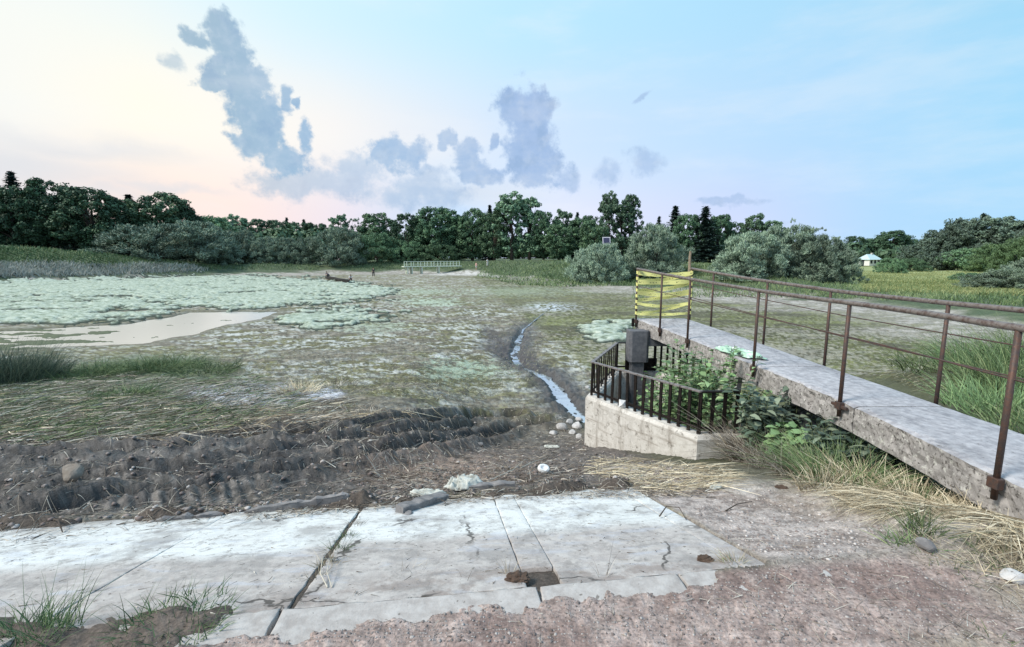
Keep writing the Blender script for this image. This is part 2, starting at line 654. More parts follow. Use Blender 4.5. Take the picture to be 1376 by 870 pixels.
# concrete
def concrete(name, c1, c2_, stain=.35, pits=True, white=None, lichen=0.0, streaks=False, slabby=False, runs=False):
    m, t, b = new_mat(name)
    P = geo_pos(t)
    big = t.noise(P, 1.6, 5, .6)
    medn = t.noise(P, 14, 5, .65)
    fin = t.noise(P, 130, 3, .6)
    col = t.mix(t.smooth(medn, .3, .7), c1, c2_)
    if white is not None:
        # dried silt bleaches the lower part of each slab: along the shore-normal axis
        vv = t.new('ShaderNodeSeparateXYZ')
        t.put(vv.inputs[0], P)
        v_ = t.math('ADD', t.math('MULTIPLY', vv.outputs[0], -.132), t.math('MULTIPLY', vv.outputs[1], .991))
        v_ = t.math('ADD', v_, t.math('MULTIPLY', t.math('SUBTRACT', t.noise(P, 1.1, 4, .55), .5), .7))
        wmask = t.smooth(v_, 2.78, 3.02)
        streak = t.noise(t.vmath('MULTIPLY', P, (1.6, 5, 1)), 2.5, 4, .6)
        col = t.mix(t.math('MULTIPLY', wmask, t.smooth(streak, .2, .5, .72, 1.0)), col, white)
        # older grey wash streaks
        wash = t.smooth(t.noise(t.vmath('MULTIPLY', P, (1.0, 2.6, 1)), 3.0, 5, .6, .6), .52, .66, 0, .35)
        col = t.mix(wash, col, s2l(180, 188, 204))
    if slabby:
        dirt = t.math('MULTIPLY', t.smooth(v_, 3.62, 3.95), t.smooth(t.noise(P, 5, 6, .7), .42, .56))
        col = t.mix(t.math('MULTIPLY', dirt, .75), col, (.24, .21, .19))
        d2_ = t.math('MULTIPLY', t.smooth(v_, 2.55, 2.2), t.smooth(t.noise(P, 4, 6, .7), .44, .58))
        col = t.mix(t.math('MULTIPLY', d2_, .7), col, (.27, .22, .20))
        grime = t.smooth(t.noise(P, 2.6, 8, .72, .3), .47, .64, 0, .6)
        col = t.mix(grime, col, (.25, .235, .23))
        blot = t.smooth(t.noise(P, 11, 7, .75), .52, .62, 0, .5)
        col = t.mix(blot, col, (.22, .20, .19))
        pw_ = t.vmath('ADD', P, t.vmath('SCALE', t.noise(P, 3, 4, .6, 0, 1), .35))
        vo = t.new('ShaderNodeTexVoronoi', feature='DISTANCE_TO_EDGE')
        t.put(vo.inputs['Vector'], pw_)
        vo.inputs['Scale'].default_value = .75
        ck = t.math('MULTIPLY', t.smooth(vo.outputs['Distance'], .010, .003), t.smooth(t.noise(P, 1.3, 2), .48, .56))
        col = t.mix(t.math('MULTIPLY', ck, .85), col, (.06, .055, .05))
        scr = t.noise(t.vmath('MULTIPLY', P, (1.2, 7, 1)), 6, 5, .7)
        col = t.mix(t.smooth(scr, .56, .66, 0, .35), col, (.30, .30, .31))
    if runs:
        rn_ = t.noise(t.vmath('MULTIPLY', P, (3, 3, .8)), 1.6, 6, .7)
        col = t.mix(t.smooth(rn_, .5, .68, 0, .65), col, (.22, .19, .16))
        hz_ = t.noise(t.vmath('MULTIPLY', P, (.8, .8, 9)), 1.6, 5, .7)
        col = t.mix(t.smooth(hz_, .54, .64, 0, .6), col, (.30, .265, .23))
        col = t.mix(t.smooth(t.noise(P, 9, 6, .7), .56, .66, 0, .7), col, (.14, .12, .10))
    if streaks:
        sn = t.noise(t.vmath('MULTIPLY', P, (2.4, .8, 1)), 2.2, 8, .72, .3)
        col = t.mix(t.smooth(sn, .52, .68, 0, .6), col, (.16, .16, .18))
        col = t.mix(t.smooth(sn, .46, .3, 0, .5), col, (.62, .62, .64))
    dark = t.smooth(big, .5, .72, 0, stain)
    col = t.mix(dark, col, t.vmath('SCALE', col, .55))
    if lichen:
        li = t.smooth(t.noise(P, 22, 4, .6), .58, .64, 0, lichen)
        col = t.mix(li, col, (.62, .62, .58))
        li2 = t.smooth(t.noise(P, 34, 4, .6), .56, .64, 0, .8)
        col = t.mix(li2, col, (.05, .045, .04))
    speck = t.smooth(fin, .62, .72, 0, .45)
    col = t.mix(speck, col, t.vmath('SCALE', col, .4))
    sp2 = t.smooth(t.noise(P, 26, 3, .55), .66, .71, 0, .7)
    col = t.mix(sp2, col, (.10, .085, .07))
    t.put(b.inputs['Base Color'], col)
    b.inputs['Roughness'].default_value = .88
    hh = t.math('ADD', t.math('MULTIPLY', fin, .35), medn)
    bump(t, b, hh, .55, .008)
    return m


m_slab = concrete('slab_concrete', (.41, .375, .36), (.54, .505, .48), .25, white=(.70, .71, .70), slabby=True)
m_lip = concrete('rough_edge_concrete', (.36, .33, .315), (.50, .475, .46), .45)
m_wall = concrete('pale_wall_concrete', (.54, .515, .48), (.66, .64, .61), .4, runs=True)
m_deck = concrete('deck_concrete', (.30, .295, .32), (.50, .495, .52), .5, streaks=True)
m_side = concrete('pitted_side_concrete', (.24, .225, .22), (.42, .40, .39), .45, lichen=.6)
m_pier = concrete('dark_pier_concrete', (.10, .105, .12), (.16, .165, .18), .4)


def rusty(name, base, rust, amt=.5, rough=.55):
    m, t, b = new_mat(name)
    P = geo_pos(t)
    n = t.noise(P, 25, 5, .65)
    n2_ = t.noise(P, 140, 3, .6)
    c = t.mix(t.smooth(n, .5 - amt * .25, .75 - amt * .2), base, rust)
    c = t.mix(t.smooth(n2_, .6, .7, 0, .6), c, t.vmath('SCALE', c, 1.9))
    t.put(b.inputs['Base Color'], c)
    b.inputs['Roughness'].default_value = rough
    b.inputs['Metallic'].default_value = .25
    bump(t, b, t.math('ADD', n, n2_), .4, .003)
    return m


m_rail = rusty('worn_brown_rail', (.21, .185, .175), (.11, .075, .065), .4, .42)
m_post = rusty('rusty_post', (.075, .058, .055), (.115, .065, .05), .5)
m_black = rusty('black_iron', (.012, .010, .010), (.028, .019, .016), .4)
m_capr = rusty('grey_worn_iron', (.26, .24, .24), (.09, .07, .06), .3)


def simple(name, c, rough=.7, var=.25, scale=12, bmp=.2, metal=0):
    m, t, b = new_mat(name)
    P = obj_pos(t)
    n = t.noise(P, scale, 4, .6)
    t.put(b.inputs['Base Color'], t.vmath('SCALE', c, t.smooth(n, .25, .75, 1 - var, 1 + var)))
    b.inputs['Roughness'].default_value = rough
    b.inputs['Metallic'].default_value = metal
    bump(t, b, n, bmp, .01)
    return m


def leafy(name, c1, c2_, c3, rough=.6, transl=.0):
    m, t, b = new_mat(name)
    a = t.new('ShaderNodeAttribute', attribute_name='rnd').outputs['Fac']
    oi = t.new('ShaderNodeObjectInfo').outputs['Random']
    c = t.ramp(a, [(0, c1), (.5, c2_), (1, c3)])
    c = t.vmath('SCALE', c, t.smooth(oi, 0, 1, .68, 1.3))
    t.put(b.inputs['Base Color'], c)
    b.inputs['Roughness'].default_value = rough
    b.inputs['Specular IOR Level'].default_value = .25
    return m


m_oak = leafy('dark_oak_leaves', (0.041, 0.080, 0.051), (0.075, 0.143, 0.083), (0.128, 0.234, 0.120))
m_lime = leafy('green_leaves', (0.073, 0.133, 0.081), (0.124, 0.221, 0.124), (0.212, 0.348, 0.174))
m_willow = leafy('willow_leaves', (0.142, 0.199, 0.155), (0.236, 0.320, 0.241), (0.358, 0.471, 0.329))
m_spruce = leafy('spruce_needles', (0.017, 0.033, 0.033), (0.033, 0.060, 0.056), (0.060, 0.099, 0.083))
m_poplar = leafy('poplar_leaves', (0.069, 0.125, 0.085), (0.129, 0.222, 0.139), (0.215, 0.339, 0.205))
m_hill = leafy('hazy_green_leaves', (0.072, 0.108, 0.089), (0.114, 0.168, 0.132), (0.186, 0.257, 0.172))
m_fresh = leafy('fresh_green_leaves', (.08, .14, .07), (.14, .23, .11), (.22, .33, .15))
m_weed = leafy('weed_leaves', (0.090, 0.165, 0.075), (0.180, 0.300, 0.135), (0.360, 0.495, 0.255))
m_grass = leafy('grass_blades', (.05, .09, .04), (.11, .17, .075), (.24, .29, .15))
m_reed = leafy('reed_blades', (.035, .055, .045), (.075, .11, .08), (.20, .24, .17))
m_straw = leafy('straw', (0.224, 0.179, 0.123), (0.470, 0.403, 0.280), (0.762, 0.694, 0.538), .75)
m_litter = leafy('dead_stalks', (.07, .055, .045), (.22, .19, .155), (.55, .52, .46), .75)
m_palereed = leafy('pale_reeds', (0.182, 0.195, 0.182), (0.338, 0.351, 0.325), (0.494, 0.494, 0.442))
m_stone = leafy('pebbles', (.20, .16, .15), (.32, .28, .265), (.60, .56, .54), .8)
m_olive = leafy('dried_water_weed', (.11, .11, .05), (.24, .235, .13), (.52, .52, .42), .85)
m_mintweed = leafy('pale_water_weed', (.20, .26, .18), (.36, .44, .33), (.52, .58, .48), .85)
m_bark = simple('bark', (.075, .06, .05), .9, .4, 6, .6)
m_stem = simple('green_stem', (.12, .15, .07), .7)
m_paleb = simple('pale_bark', (.30, .24, .18), .9, .3, 4, .6)

m_algae, t, b = new_mat('dried_algae')
P = geo_pos(t)
ta = t.new('ShaderNodeAttribute', attribute_name='thick').outputs['Fac']
nA = t.noise(t.vmath('MULTIPLY', P, (1, 1.6, 1)), 2.2, 6, .65)
c = t.ramp(nA, [(.34, (.15, .185, .13)), (.47, (.33, .39, .31)), (.60, (.50, .56, .49))])
c = t.mix(t.smooth(ta, 0.3, .9), (.055, .07, .055), c)  # cracks darkened in the colour: mud in the gaps and their shadow
t.put(b.inputs['Base Color'], c)
b.inputs['Roughness'].default_value = .95
bump(t, b, t.noise(P, 7, 6, .7), .8, .06)

m_water, t, b = new_mat('still_water')
P = geo_pos(t)
b.inputs['Base Color'].default_value = (.045, .05, .04, 1)
b.inputs['Roughness'].default_value = .28
b.inputs['IOR'].default_value = 1.6
b.inputs['Specular IOR Level'].default_value = 1.0
b.inputs['Metallic'].default_value = 1.0
b.inputs['Base Color'].default_value = (1.0, .97, .93, 1)

# ------------------------------------------------------------------ GROUND: one sheet, fine where it is near
ang = np.concatenate([np.radians(np.arange(-60, 60.01, .15)), np.radians(np.arange(64, 296.1, 4))])
rad = 1.0 * 1.0085 ** np.arange(0, int(math.log(276) / math.log(1.0085)))
A_, R_ = np.meshgrid(ang, rad)
GX, GY = R_ * np.sin(A_), R_ * np.cos(A_)
nr, na = GX.shape
GX, GY = GX.ravel(), GY.ravel()
G = h_full(GX, GY)
H = G['h']
px, py, u, v, r = G['px'], G['py'], G['u'], G['v'], G['r']
C = np.zeros((len(H), 3))


def mixc(mask, c):
    global C
    mask = np.clip(mask, 0, 1)[:, None]
    C = C * (1 - mask) + np.array(c)[None, :] * mask


X, Y = GX, GY
f1 = fbm(X * .45, Y * .9, 4, 101)
f2 = fbm(X * 1.6, Y * 3.2, 4, 103)
f3 = fbm(X * 6, Y * 11, 4, 105)
f4 = fbm(X * .12, Y * .3, 3, 107)
f5 = fbm(X * 16, Y * 26, 3, 109)
mixc(np.ones(len(H)), (.26, .235, .19))
mixc(sst(f2, .46, .62) * .6, (.14, .13, .10))
mixc(sst(f1 + (f3 - .5) * .3, .43, .56) * .9, (.19, .185, .085))
cr = sst(f2 * .5 + f3 * .5 + (f1 - .5) * .3, .53, .62)
cr = cr * (.25 + .75 * sst(f4 * .6 + f1 * .4, .42, .58))
mixc(cr * .95 * (1 - sst(px, 900, 1000) * .7), (.50, .51, .49))
mixc(sst(f5 * .5 + f2 * .5, .55, .62) * .5 * (1 - sst(px, 860, 960)) * (1 - sst(r, 30, 60)), (.50, .52, .50))
mixc(sst(1 - f3, .53, .60) * .65 * (1 - sst(r, 30, 60)), (.055, .052, .042))
mixc(sst(1 - f2, .56, .64) * .4, (.085, .08, .06))
mixc(sst(f5 * .6 + f3 * .4, .56, .64) * .6 * (1 - sst(r, 14, 26)), (.05, .048, .04))
# right hand pond floor: olive moss with yellow-green patches
rp = np.maximum(sst(px, 800, 960) * sst(v, 8, 12), sst(u, 4.3, 4.9) * sst(v, 5, 6.5)) * (Y > 0)
mixc(rp * .95, (.14, .15, .06))
mixc(rp * sst(f1, .5, .62) * .6, (.20, .215, .085))
mixc(rp * sst(f2 * .6 + f1 * .4, .57, .65) * .5, (.34, .37, .17))
mixc(rp * sst(f2, .5, .6) * .6, (.10, .098, .06))
mixc(rp * sst(f3, .54, .62) * .45, (.30, .30, .22))
mixc(rp * sst(1 - f3, .54, .62) * .6, (.06, .06, .04))
mixc(rp * sst(1 - f1, .56, .66) * .7, (.09, .085, .06))
mixc(rp * sst(f3 * .5 + f4 * .5, .56, .62) * .6, (.34, .32, .28))
# centre olive band
cb_ = np.exp(-(((px - 740) / 120) ** 2 + ((py - 400) / 14) ** 2))
mixc(cb_ * .5, (.20, .195, .11))
mixc(cb_ * sst(f2, .48, .58) * .6, (.10, .095, .065))
mixc(np.exp(-(((px - 740) / 30) ** 2 + ((py - 413) / 5) ** 2)) * 1.2 * sst(f3, .4, .6), (.55, .60, .66))
mixc(np.exp(-(((px - 870) / 80) ** 2 + ((py - 392) / 3) ** 2)) * .7 * sst(f3, .45, .55), (.45, .45, .42))
# blue-white crust pools in the mud on the left
bp = np.maximum(np.exp(-(((px - 330) / 110) ** 2 + ((py - 530) / 17) ** 2)), np.exp(-(((px - 430) / 40) ** 2 + ((py - 530) / 12) ** 2)))
mixc(sst(bp * (.4 + f3), .3, .6) * .8, (.30, .31, .36))
mixc(sst(bp * (.3 + f5 + (f3 - .5)), .48, .7) * .8, (.62, .65, .72))
for (ax, ay, arx, ary, k_) in ((618, 498, 52, 14, .9), (580, 406, 44, 6, .8), (500, 440, 60, 8, .5), (700, 392, 90, 8, .35), (560, 392, 60, 5, .6)):
    e_ = 1 - np.hypot((px - ax) / arx, (py - ay) / ary)
    mixc(sst(e_ + (f3 - .5) * 2.4 + (f2 - .5) * 1.5, .0, .6) * k_, (.38, .46, .36))
# mud
md = G['mud']
mcol = np.stack([.082 + 0 * f3, .078 + 0 * f3, .074 + 0 * f3], 1)
C = C * (1 - md[:, None]) + mcol * md[:, None]
mixc(md * sst(f2, .45, .62) * .8, (.06, .053, .05))
mixc(md * sst(f5, .56, .66) * .6, (.28, .25, .23))
mixc(md * sst(f1 * .5 + f3 * .5, .5, .62) * .6, (.19, .182, .175))
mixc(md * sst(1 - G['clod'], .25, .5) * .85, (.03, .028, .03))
mixc(md * np.exp(-(((px - 600) / 110) ** 2 + ((py - 632) / 28) ** 2)) * .9, (.30, .225, .185))
mixc(md * sst(px, 700, 800) * .6, (.17, .145, .13))
mixc(np.clip(G['rut'] * 1.9, 0, 1) * .96, (.017, .017, .019))
mixc(G['lip'] * sst(f3, .4, .6) * .7, (.055, .05, .05))
mixc(G['wide'] * .9, (.075, .073, .078))
mixc(G['wide'] * sst(1 - G['clod'], .25, .5) * .8, (.03, .03, .035))
mixc(G['ch'], (.05, .05, .055))
mixc(G['gul'] * .85, (.085, .08, .085))
# green mown mound, left
gm = np.maximum(np.exp(-(((px - 200) / 130) ** 2 + ((py - 500) / 26) ** 2)), np.exp(-(((px - 40) / 90) ** 2 + ((py - 535) / 22) ** 2)))
mixc(sst(gm * (.5 + f3), .3, .7) * .75 * (1 - sst(bp, .3, .6)), (.11, .14, .085))
# shallow shore of puddle
mixc((1 - sst(G['sd'], 0, 1.2)) * .7, (.15, .14, .105))
mixc((1 - sst(G['sd'], -.6, 0)), (.05, .055, .04))
mixc((1 - sst(G['sd'], -.6, 0)) * G['isl'], (.10, .12, .07))
# gravel terrace
gv = (1 - sst(v, 2.02, 2.1)) * (Y > -50)
mixc(gv, (.335, .262, .238))
mixc(gv * sst(f3, .5, .65) * .4, (.38, .30, .275))
mixc(gv * sst(1 - f2, .52, .64) * .7, (.20, .14, .125))
mixc(gv * sst(f5, .6, .7) * .4, (.46, .39, .36))
mixc(gv * sst(1 - f5, .6, .7) * .5, (.15, .11, .10))
mixc(gv * sst(px, 1180, 1300) * sst(f2, .4, .6) * .5, (.30, .27, .20))
# dirt on slabs
mixc(((v >= 2.1) & (v < 4.02) & (u < 1.63)).astype(float), (.085, .07, .06))
mixc(G['rid'] * 1.4, (.13, .105, .09))
# sand and slope right of the slabs
sr = sst(u, 1.6, 1.7) * sst(v, 2.0, 2.2) * (1 - sst(v, 4.5, 5.4)) * (Y > 0)
mixc(sr, (.43, .375, .35))
mixc(sr * sst(f3 * .6 + f2 * .4, .5, .6) * .7, (.25, .20, .175))
mixc(sr * sst(G['patch'], .5, .62) * .5, (.50, .46, .42))
mixc(sr * sst(1 - f5, .56, .66) * .6, (.14, .11, .10))
mixc(G['hay'] * .8, (.33, .27, .19))
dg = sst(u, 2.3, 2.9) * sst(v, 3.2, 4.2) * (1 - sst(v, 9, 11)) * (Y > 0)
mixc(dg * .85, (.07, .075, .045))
mixc(G['inbox'].astype(float), (.05, .07, .04))
# shore
S_ = np.interp(np.arctan2(X, np.maximum(Y, 1e-6)), SA, SS)
q = (r - S_) + (f4 - .5) * 10
sh = sst(q, -14, -3) * (1 - sst(q, 3, 6)) * sst(v, 12, 20)
mixc(sh * .7, (.30, .275, .25))
mixc(sh * sst(f2, .5, .6) * .7, (.48, .45, .42))
mixc(sh * sst(px, 560, 600) * (1 - sst(px, 660, 680)) * sst(f2, .35, .5) * .8, (.62, .60, .58))
gb = sst(q, 2, 6) * sst(v, 12, 20)
mixc(gb, (.075, .105, .06))
mixc(gb * sst(f2, .5, .65) * .6, (.13, .16, .09))
me_ = gb * sst(px, 1120, 1170) * sst(r, 50, 58)
mixc(me_, (.27, .31, .135))
mixc(me_ * sst(f4, .45, .6) * .6, (.38, .40, .19))
mixc(gb * sst(px, 930, 950) * (1 - sst(px, 980, 1000)) * sst(r, 60, 75) * .7, (.27, .31, .15))
wet = np.clip(G['rut'] + G['ch'] + G['wide'] * .5 + md * .35 + (1 - sst(G['sd'], -.2, 2)) * .4, 0, 1)
wet = np.maximum(wet, .25 * sst(bp, .3, .6))

idx = np.arange(nr * na).reshape(nr, na)
q00, q10 = idx[:-1], idx[1:]
Fg = np.stack([q00, np.roll(q00, -1, 1), np.roll(q10, -1, 1), q10], -1).reshape(-1, 4)[:, ::-1]
cen = len(H)
Vg = np.column_stack([GX, GY, H])
# hub so the sheet has no hole at the viewer's feet
in0 = idx[0]
hub = np.array([[0, 0, .005]])
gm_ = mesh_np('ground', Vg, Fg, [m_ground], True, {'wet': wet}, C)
ground = link('ground', gm_, kind='structure')
hb = MB()
ring = [(float(GX[i]), float(GY[i]), float(H[i]) - .002) for i in in0[::10]]
hb.add(ring + [(0, 0, .0)], [(k, (k + 1) % len(ring), len(ring)) for k in range(len(ring))][::1])
me = bpy.data.meshes.new('ground_at_feet')
me.from_pydata(hb.v, [], [f[::-1] for f in hb.f])
me.materials.append(simple('trodden_gravel', (.335, .235, .215), .95, .3, 30, .4))
link('ground_underfoot', me, kind='structure')


def gz(x, y):
    return float(h_full(np.array([x], float), np.array([y], float))['h'][0])


def gzs(x, y):
    return h_full(np.asarray(x, float), np.asarray(y, float))['h']


def hfast(x, y):
    return h_base(x, y)


# ------------------------------------------------------------------ algae mats (uncountable growth)
def poly_px(pts):
    n = len(pts)
    ins = in_poly(px, py, pts)
    d = poly_dist(px, py * 3, [(a, b_ * 3) for a, b_ in pts], True)
    return np.where(ins, d, -d)


wob = (fbm(X * .5, Y * .5, 4, 121) - .5)
near_m = (r > 12) & (r < 120) & (Y > 0)
def mat_mask(pts, soft):
    return sst(poly_px(pts) + wob * 46 + (fbm(X * 2.2, Y * 3.5, 4, 141) - .5) * 44, 0, soft)


A1 = mat_mask([(-200, 376), (0, 374), (150, 371), (330, 370), (470, 378), (530, 388), (535, 396), (480, 404), (400, 410), (370, 414), (240, 416), (215, 424), (160, 432), (100, 435), (0, 440), (-200, 444)], 14)
A2 = mat_mask([(372, 428), (400, 416), (480, 414), (540, 420), (530, 430), (470, 438), (420, 441), (375, 437)], 12)
A3 = mat_mask([(778, 440), (800, 432), (850, 433), (870, 448), (850, 462), (800, 464), (780, 452)], 14)
A4 = mat_mask([(570, 496), (600, 484), (640, 488), (668, 502), (640, 512), (590, 510)], 20) * .9
A5 = mat_mask([(540, 404), (580, 400), (620, 405), (600, 412), (556, 411)], 10) * .6
AM = np.maximum.reduce([A1, A2, A3])
crk = np.abs(fbm(X * .13 + wob, Y * .34 + wob, 4, 131) - .5)
crk2 = np.abs(fbm(X * .35, Y * .8, 4, 133) - .5)
puff = sst(crk, .010, .055) * (.62 + .38 * sst(crk2, .0, .05))
lumps = fbm(X * 1.3, Y * 2.2, 4, 137)
scale_t = np.interp(r, [8, 14, 30, 90], [.07, .13, .17, .24])
th = AM * puff * (.65 + .7 * lumps)
zA = H + .005 - .05 * (1 - sst(th, 0, .2)) + th * scale_t
sel = (th > .02) & near_m
fs = sel[Fg].any(axis=1)
Ff = Fg[fs]
used, inv = np.unique(Ff.ravel(), return_inverse=True)
ma = mesh_np('algae_mat', np.column_stack([GX, GY, zA])[used], inv.reshape(-1, 4), [m_algae], True, {'thick': np.clip(th[used] * 1.15, 0, 1)})
link('algae_mat', ma, kind='stuff', label='pale mint green dried algae cushions spread over the drained pond floor', cat='algae')

# water
pw = [Vector((x, y, -2.10)) for x, y in PUD]
cx_, cy_ = sum(p.x for p in pw) / len(pw), sum(p.y for p in pw) / len(pw)
pw = [(cx_ + (p.x - cx_) * 1.12, cy_ + (p.y - cy_) * 1.25, -2.10) for p in pw]
me = bpy.data.meshes.new('puddle_water')
me.from_pydata(pw, [], [tuple(range(len(pw)))])
me.materials.append(m_water)
link('puddle_water', me, kind='structure')
# stream ribbon follows the channel bottom
SP = []
for i in range(len(STREAM) - 1):
    for k in range(6):
        a, c_ = STREAM[i], STREAM[i + 1]
        SP.append((a[0] + (c_[0] - a[0]) * k / 6, a[1] + (c_[1] - a[1]) * k / 6))
sv, sf = [], []
zz = gzs([p[0] for p in SP], [p[1] for p in SP]) + .022
zz = np.convolve(np.pad(zz, 3, mode='edge'), np.ones(7) / 7, 'valid')
for i, p in enumerate(SP):
    q0, q1 = SP[max(i - 1, 0)], SP[min(i + 1, len(SP) - 1)]
    d = Vector((q1[0] - q0[0], q1[1] - q0[1], 0)).normalized()
    nrm_ = Vector((-d.y, d.x, 0))
    w_ = (.05 + .13 * min(1, i / 30)) * (1 + .7 * sin(i * 1.7) * sin(i * .6)) + .06 * (i > 45)
    if i < 14:
        w_ *= .4
    sv += [(p[0] + nrm_.x * w_, p[1] + nrm_.y * w_, zz[i]), (p[0] - nrm_.x * w_, p[1] - nrm_.y * w_, zz[i])]
    if i:
        sf.append((2 * i - 2, 2 * i - 1, 2 * i + 1, 2 * i))
me = bpy.data.meshes.new('stream_water')
me.from_pydata(sv, [], sf)
m_stream, t, b = new_mat('sky_tinted_water')
b.inputs['Base Color'].default_value = (.62, .68, .72, 1)  # pale sky reflection put into the base colour
b.inputs['Roughness'].default_value = .10
b.inputs['Metallic'].default_value = .75
bump(t, b, t.noise(geo_pos(t), 14, 3, .5), .12, .02)
me.materials.append(m_stream)
link('stream_water', me, kind='structure')


# ------------------------------------------------------------------ concrete slabs of the bank
def slab(u0, u1, v0, v1, zfun, mat, name, label, cat, group=None, thick=.12, seed=0, step=.03, jag=.006, warp=.01):
    nu, nv = max(3, int((u1 - u0) / step)), max(3, int((v1 - v0) / step))
    def ax_(a, b_, n):
        return np.concatenate([[a, a + .003, a + .008], np.linspace(a, b_, n)[1:-1], [b_ - .008, b_ - .003, b_]])
    us, vs_ = ax_(u0, u1, nu), ax_(v0, v1, nv)
    nu, nv = len(us), len(vs_)
    U, V = np.meshgrid(us, vs_)
    j = (fbm(U * 14, V * 14, 3, 201 + seed) - .5) * 2
    edge = np.minimum.reduce([U - u0, u1 - U, V - v0, v1 - V])
    rim = 1 - sst(edge, 0, .008)
    U2 = U + jag * j * (((U - u0) < 1e-6) * 1.0 + ((u1 - U) < 1e-6) * 1.0)
    V2 = V + 2.5 * jag * j * (((V - v0) < 1e-6) * 1.0 + ((v1 - V) < 1e-6) * 1.0)
    Z = zfun(V) + warp * (fbm(U * 1.2, V * 1.2, 2, 211 + seed) - .5) + .002 * (fbm(U * 20, V * 20, 2, 213) - .5) - rim ** 2 * (.002 + .003 * j)
    XX, YY = xy_of(U2, V2)
    n = nu * nv
    top_ = np.column_stack([XX.ravel(), YY.ravel(), Z.ravel()])
    bot = top_.copy()
    bot[:, 2] -= thick
    ii = np.arange(n).reshape(nv, nu)
    ft = np.stack([ii[:-1, :-1], ii[:-1, 1:], ii[1:, 1:], ii[1:, :-1]], -1).reshape(-1, 4)
    bd = list(ii[0, :]) + list(ii[1:, -1]) + list(ii[-1, -2::-1]) + list(ii[-2:0:-1, 0])
    side = [(bd[(k + 1) % len(bd)], bd[k], bd[k] + n, bd[(k + 1) % len(bd)] + n) for k in range(len(bd))]
    Fa = np.vstack([ft, ft[:, ::-1] + n, np.array(side)])
    return link(name, mesh_np(name, np.vstack([top_, bot]), Fa, [mat], False), label=label, cat=cat, group=group)


slabs = [(-6.24, -5.14, 'concrete bank slab reaching out past the left edge of the picture'),
         (-5.132, -4.028, 'concrete bank slab cut by the left edge of the picture'),
         (-4.022, -2.947, 'bleached slab in the left corner behind the grass tuft'),
         (-2.94, -1.838, 'smooth pale slab between the long diagonal joint and the left corner slab'),
         (-1.832, -.765, 'pale slab left of the weedy wide joint'),
         (-.735, .353, 'widest looking pale slab between weedy joint and narrow strip'),
         (.359, .529, 'narrow concrete strip between two slabs with broken upper end'),
         (.534, 1.497, 'pale slab with a curved scratch right of the narrow strip'),
         (1.503, 1.63, 'narrow strip running beside the sandy slabs')]
for i, (a, b_, lb) in enumerate(slabs):
    slab(a, b_, 2.10 if i > 3 and i != 6 else (2.32 if i == 6 else 1.90), 3.97 + .03 * sin(i * 2.3), slab_z, m_slab, 'concrete_slab', lb, 'slab', 'sloping concrete bank slabs', seed=i)
slab(1.66, 2.75, 2.15, 4.1, lambda V: slab_z(V) - .018, m_lip, 'concrete_slab', 'slab half buried under sand right of the others', 'slab', 'sloping concrete bank slabs', seed=20)
lips = [(-1.50, -.80, 'rough edging block with a broken left end below the weedy joint'),
        (-.78, .40, 'rough edging block left of the soil filled hole'), (.42, 1.12, 'rough edging block right of the soil filled hole'),
        (1.135, 1.9, 'last rough edging block before the dry grass tuft')]
for i, (a, b_, lb) in enumerate(lips):
    slab(a, b_, 1.62, 2.092, lambda V: 0 * V + .004, m_lip, 'edging_block', lb, 'edging block', 'rough concrete edging along the slab heads', seed=30 + i, jag=.012)

# ------------------------------------------------------------------ walkway
def nX(y): return 3.36 - .037 * (y - 4.8) ** 2 if y > 3.2 else 3.36 - .037 * 2.56
def fX(y): return 4.25 - .036 * (y - 5.2) ** 2 if y > 5.2 else 4.25
def dZ(y): return EYE - 1.45 + (.2 * (max(0, y - 6) / 3.5) ** 1.5)


walk = empty('footbridge', (3.8, 5.5, 0), label='narrow raised concrete footbridge with rusty pipe railings leading out over the drained pond', cat='footbridge')
W0 = Vector((3.8, 5.5, 0))


def WV(x, y, z):
    return (x - W0.x, y - W0.y, z - W0.z)


